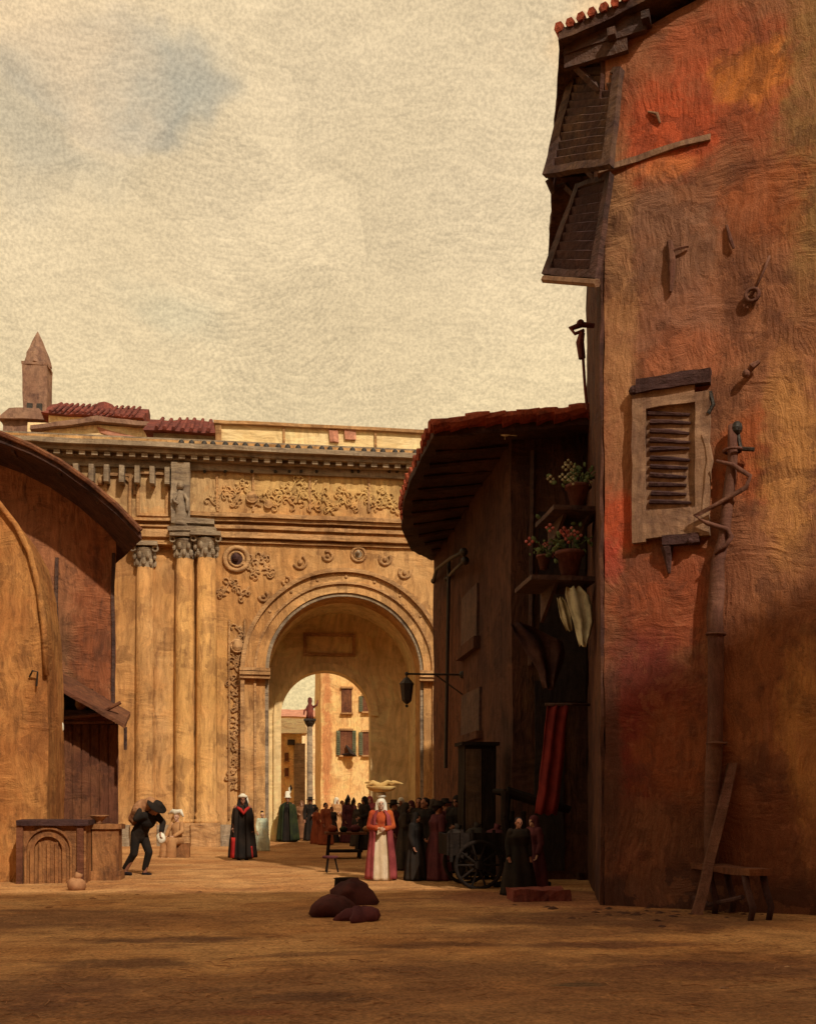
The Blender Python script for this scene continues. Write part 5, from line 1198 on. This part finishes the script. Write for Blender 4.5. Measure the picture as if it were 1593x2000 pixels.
# ================================================================== OBJECTS IN THE STREET
# tall cabinet, cart
p = PG(940, 1722); 
t = T('tall_cabinet', p, 'tall black wooden cabinet standing in the shade behind the cart', 'cabinet')
D0 = (p-Vector((0, 0, 0))).y; cw = Wall((0, p.y, 0), (1, 0, 0), (0, -1, 0)); xa, zt = cw.sz(906, 1455); xb, _ = cw.sz(968, 1455)
M['black_wood'] = paint('black_painted_wood', alb(42, 30, 20), alb(32, 24, 17), alb(18, 14, 11), streak=(9, 9, 1.2), big=2, rough=.85, bump=.5)
M['olive_wood'] = paint('olive_brown_wood', alb(98, 74, 50), alb(78, 60, 44), streak=(9, 9, 1.2), big=2, bump=.5)
bm = B(); box(bm, xa, xb, p.y, p.y+.7, .12, zt); t.part('carcass', bm, M['black_wood'], wob=(.3, .02))
bm = B(); box(bm, xa+.03, (xa+xb)/2+.02, p.y-.03, p.y, .2, zt-.08); t.part('door', bm, M['olive_wood']); bm = B(); box(bm, (xa+xb)/2+.05, xb-.03, p.y-.03, p.y, .2, zt-.08); t.part('door', bm, M['black_wood'])
bm = B(); box(bm, xa-.06, xb+.06, p.y-.06, p.y+.76, zt, zt+.07); t.part('cornice', bm, M['black_wood'], wob=(.3, .015))
for x in (xa+.05, xb-.05):
    for y in (p.y+.05, p.y+.65): bm = B(); box(bm, x-.04, x+.04, y-.04, y+.04, 0, .12); t.part('leg', bm, M['black_wood'])
p = PG(950, 1737); cy = p.y
t = T('hand_cart', p, 'black two wheeled cart heaped with dark goods, in the shade by the red house', 'cart')
cwl = Wall((0, cy, 0), (1, 0, 0), (0, -1, 0)); xa = cwl.sz(872, 1700)[0]; xb = cwl.sz(1012, 1700)[0]
bm = B(); box(bm, xa, xb, cy, cy+.08, .62, 1.02); box(bm, xa, xb, cy+.9, cy+.98, .62, 1.02); box(bm, xa, xb, cy+.08, cy+.9, .62, .7); box(bm, xa, xa+.06, cy+.08, cy+.9, .7, 1.0)
for k in range(7): x = xa+.08+k*(xb-xa-.16)/6; box(bm, x-.03, x+.03, cy-.03, cy, .5, 1.08)
t.part('body', bm, M['black_wood'], wob=(.3, .02))
for dy in (-.12, 1.1):
    bm = B(); c = V(((xa+xb)/2-.1, cy+dy, .45)); torus(bm, c, .42, .035, (0, 1, 0), 28, 8)
    for k in range(10): a = 2*math.pi*k/10; tube(bm, [c, c+V((math.cos(a)*.42, 0, math.sin(a)*.42))], .02, 6)
    tube(bm, [c-V((0, .06, 0)), c+V((0, .06, 0))], .08, 10); t.part('wheel', bm, M['black_wood'])
bm = B(); tube(bm, [((xa+xb)/2-.1, cy-.16, .45), ((xa+xb)/2-.1, cy+1.14, .45)], .04, 8); t.part('axle', bm, M['iron'])
for dy in (0.03, .95):
    bm = B(); tube(bm, [(xb-.3, cy+dy, .66), (xb+.1, cy+dy, 1.3), (xb+.1, cy+dy-.02, 1.42)], .05, 8); tube(bm, [(xb+.1, cy+dy, 1.3), (xb+.1, cy+dy, .05)], .05, 8); t.part('prop', bm, M['black_wood'])
a = cwl.at(988, 1545); b = cwl.at(1112, 1582)
bm = B(); tube(bm, [a, a.lerp(b, .5), b], [.10, .10, .07], 8, flat=.8); tube(bm, [a+V((0, .98, 0)), b+V((0, .98, 0))], [.06, .05], 8)
tube(bm, [a, a+V((0, .98, 0))], .05, 8); tube(bm, [a, cwl.at(985, 1600), cwl.at(1000, 1700)], [.09, .08, .07], 8); t.part('shaft', bm, M['black_wood'], wob=(.3, .02))
rnd = random.Random(12)
for i, (dx, z, r, c_, lb) in enumerate(((.25, 1.05, .24, 'black', 'black lumpy bundle on the cart, at the end nearest the crowd'), (.62, 1.1, .22, 'slate', 'grey lumpy bundle in the middle of the cart'), (1.0, 1.05, .24, 'plum', 'dark plum bundle on the cart beside its shaft'))):
    c = V((xa+dx, cy+.45, z-.18)); bm = B(); ball(bm, c, (r, r*1.2, r*.9), 16, jit=.05); tube(bm, [c+V((0, 0, r*.7)), c+V((.05, 0, r*1.25))], [.04, .07], 8)
    obj('bundle', bm, CL[c_], at=c-V((0, 0, r)), label=lb, cat='bundle', group='bundles heaped on the cart', smooth=True)
# dark sacks in front of the woman
for i, (px, py, r, h, c_, lb) in enumerate(((650, 1792, .22, .9, 'wine', 'broad wine red sack lying nearest the sunlight in the heap'), (690, 1772, .24, 1.15, 'wine', 'plump wine red sack in the middle of the heap'), (700, 1802, .2, .8, 'plum', 'darkest and smallest sack at the front of the heap'))):
    c = PG(px, py); bm = B(); lathe(bm, c, [(r*1.25, 0), (r*1.4, r*.35), (r*1.2, r*h*.9), (r*.75, r*h*1.35), (r*.3, r*h*1.5), (r*.22, r*h*1.6)], 26, fold=.07, k=5, ph=i*2, jit=.5)
    obj('sack', bm, CL[c_], at=c, label=lb, cat='sack', group='sacks heaped on the ground', smooth=True, wob=(.12, .05, 3.5))
c = PG(676, 1755)+V((0, 0, .02)); bm = B(); lathe(bm, c, [(.14, 0), (.2, .15), (.19, .3), (.21, .32), (.17, .32), (.15, .2)], 18, jit=.08)
obj('kettle', bm, M['black_wood'], at=c, label='black iron cooking pot behind the sacks', cat='pot', smooth=True)
# low table with goods behind the woman
p = PG(668, 1680); t = T('trestle_table', p, 'long low trestle table in front of the arch crowd', 'table')
tw = Wall((0, p.y, 0), (1, 0, 0), (0, -1, 0)); xa = tw.sz(636, 1640)[0]; xb = tw.sz(716, 1640)[0]
bm = B(); box(bm, xa, xb, p.y, p.y+.8, .68, .74); t.part('tabletop', bm, M['wood'], wob=(.3, .015))
for x in (xa+.12, xb-.12):
    for y in (p.y+.08, p.y+.7): bm = B(); tube(bm, [(x-.06, y, 0), (x, y, .68)], .03, 6); t.part('leg', bm, M['black_wood'])
bm = B(); box(bm, xa+.1, xb-.1, p.y+.05, p.y+.75, .2, .26); t.part('shelf', bm, M['black_wood'])
for i, (dx, s, c_) in enumerate(((.2, .12, 'rust'), (.5, .1, 'green'), (.82, .13, 'plum'), (1.15, .11, 'tan'))):
    c = V((xa+dx, p.y+.35, .74)); bm = B(); lathe(bm, c, [(s*.7, 0), (s*1.1, s*.5), (s*1.2, s*1.0), (s*.6, s*1.5), (s*.1, s*1.6)], 14, jit=.15)
    obj('basket', bm, CL[c_], at=c, label=('rust coloured', 'dark green', 'plum coloured', 'tan')[i]+' heaped basket on the trestle table', cat='basket', group='baskets on the trestle table', smooth=True)
c = PG(645, 1706); t = T('stool', c, 'small dark stool on the sunlit ground between the trestle table and sacks', 'stool')
bm = B(); lathe(bm, c+V((0, 0, .34)), [(.17, 0), (.18, .03), (.16, .05)], 14); t.part('seat', bm, CL['plum'])
for k in range(3): a_ = k*2.1; bm = B(); tube(bm, [c+V((math.cos(a_)*.18, math.sin(a_)*.18, 0)), c+V((math.cos(a_)*.1, math.sin(a_)*.1, .34))], .02, 6); t.part('leg', bm, M['black_wood'])
# right foreground: trestle bench with curved legs, stones and plank
pa, pb = PG(1285, 1768), PG(1490, 1808)
t = T('wooden_bench', pa, 'worn brown timber bench with curved legs at the foot of the red house', 'bench')
d = (pb-pa); d.z = 0; dn = d.normalized(); sd = V((-dn.y, dn.x, 0))
bm = B(); z = .62; a = pa+V((0, 0, z)); b = pb+V((0, 0, z))-dn*.3; hexa(bm, [a, b, b+sd*.38, a+sd*.38], [q+V((0, 0, .09)) for q in (a, b, b+sd*.38, a+sd*.38)]); t.part('seat', bm, M['wood'], wob=(.25, .03, 2))
for f_ in (.08, .5, .82):
    for s in (.05, .33):
        q = pa+d*f_+sd*s; bm = B(); tube(bm, [q+dn*.12, q+dn*.18+V((0, 0, .2)), q+dn*.05+V((0, 0, .45)), q+V((0, 0, .63))], [.04, .045, .045, .05], 8); t.part('leg', bm, M['lintel'], smooth=True)
bm = B(); tube(bm, [pa+d*.1+sd*.05+V((0, 0, .3)), pa+d*.5+sd*.05+V((0, 0, .14)), pa+d*.8+sd*.05+V((0, 0, .32))], .035, 8); t.part('stretcher', bm, M['lintel'])
c = PG(1060, 1765); bm = B(); box(bm, c.x-.45, c.x+.45, c.y, c.y+.55, 0, .22); obj('stone_block', bm, M['tile'], at=c, label='low reddish stone block lying on the shaded ground by the step', cat='stone block', wob=(.15, .05, 2.5))
c = PG(975, 1735); bm = B(); tube(bm, [c+V((-.1, 0, .06)), c+V((.45, .1, .1)), c+V((1.0, .15, .05))], [.06, .07, .05], 8); obj('timber_beam', bm, M['black_wood'], at=c, label='short dark timber lying on the ground before the cart', cat='beam', smooth=True)
c = PG(1008, 1752); bm = B(); ball(bm, c+V((0, 0, .09)), (.09, .1, .12), 12, jit=.03); obj('stone', bm, M['iron'], at=c, label='small dark upright stone in front of the reddish block', cat='stone', smooth=True)
# leaning boards on the right wall
q0 = BIG.at(1432, 1490, .06)
bm = B(); pa = PG(1350, 1790); hexa(bm, [pa, pa+e_*.14, q0+e_*.06, q0-e_*.06], [q+n_*-.0+V((0, .05, 0)) for q in (pa, pa+e_*.14, q0+e_*.06, q0-e_*.06)])
obj('leaning_plank', bm, M['pipe'], at=pa, label='dark plank leaning against the red house beside the pipe', cat='plank', wob=(.3, .02, 2))

rnd = random.Random(33)
def pebbles(name, n, area, rr, mat):
    bm = B()
    for i in range(n):
        px, py = area(rnd); c = PG(px, py); r = rr(rnd)
        if c.x > 4.5 and c.y > 14.6: c.y = 14.2-rnd.random()*.6
        bmesh.ops.create_icosphere(bm, subdivisions=1, radius=1, matrix=Matrix.Translation(c+Vector((0, 0, r*.2))) @ Matrix.Rotation(rnd.uniform(0, 6), 4, 'Z') @ Matrix.Diagonal((r*rnd.uniform(.7, 1.7), r, r*rnd.uniform(.3, .7), 1)))
    for v in bm.verts: v.co += mn.noise_vector(v.co*23)*.006
    obj(name, bm, mat, kind='stuff')
pebbles('pebbles', 1500, lambda q: (q.uniform(-60, 1650), 1650+350*q.random()**1.4), lambda q: .008+.03*q.random()**5, M['ground_stone'])
pebbles('rubble', 260, lambda q: (q.gauss(1250, 150), q.gauss(1775, 12)), lambda q: .015+.07*q.random()**3, M['dark_wall'])
pebbles('rubble', 120, lambda q: (q.gauss(120, 90), q.gauss(1748, 8)), lambda q: .015+.06*q.random()**3, M['carved'])
bm = B()
for i in range(500):
    c = PG(rnd.uniform(-40, 1640), 1680+320*rnd.random()**1.2, 0)+Vector((0, 0, .03)); a_ = rnd.uniform(0, 3.14); l = rnd.uniform(.04, .14)
    tube(bm, [c-Vector((math.cos(a_), math.sin(a_), 0))*l, c+Vector((0, 0, .012)), c+Vector((math.cos(a_+.3), math.sin(a_+.3), 0))*l], .004, 4)
obj('straw_litter', bm, CL['sack'], kind='stuff')

# ================================================================== THE HOUSE BEHIND THE VIEWER (its shadow lies over the foreground)
t = T('rear_building', (0, -5, 0), 'tall plain ochre building behind the viewer shading the foreground', 'building')
bm = B(); box(bm, -25, 30, -9, -3, 0, 20.6); t.part('wall', bm, M['gold_wall'])
bm = B(); box(bm, -25.4, 30.4, -9.4, -2.6, 20.603, 21.0); t.part('roof', bm, M['tile'])
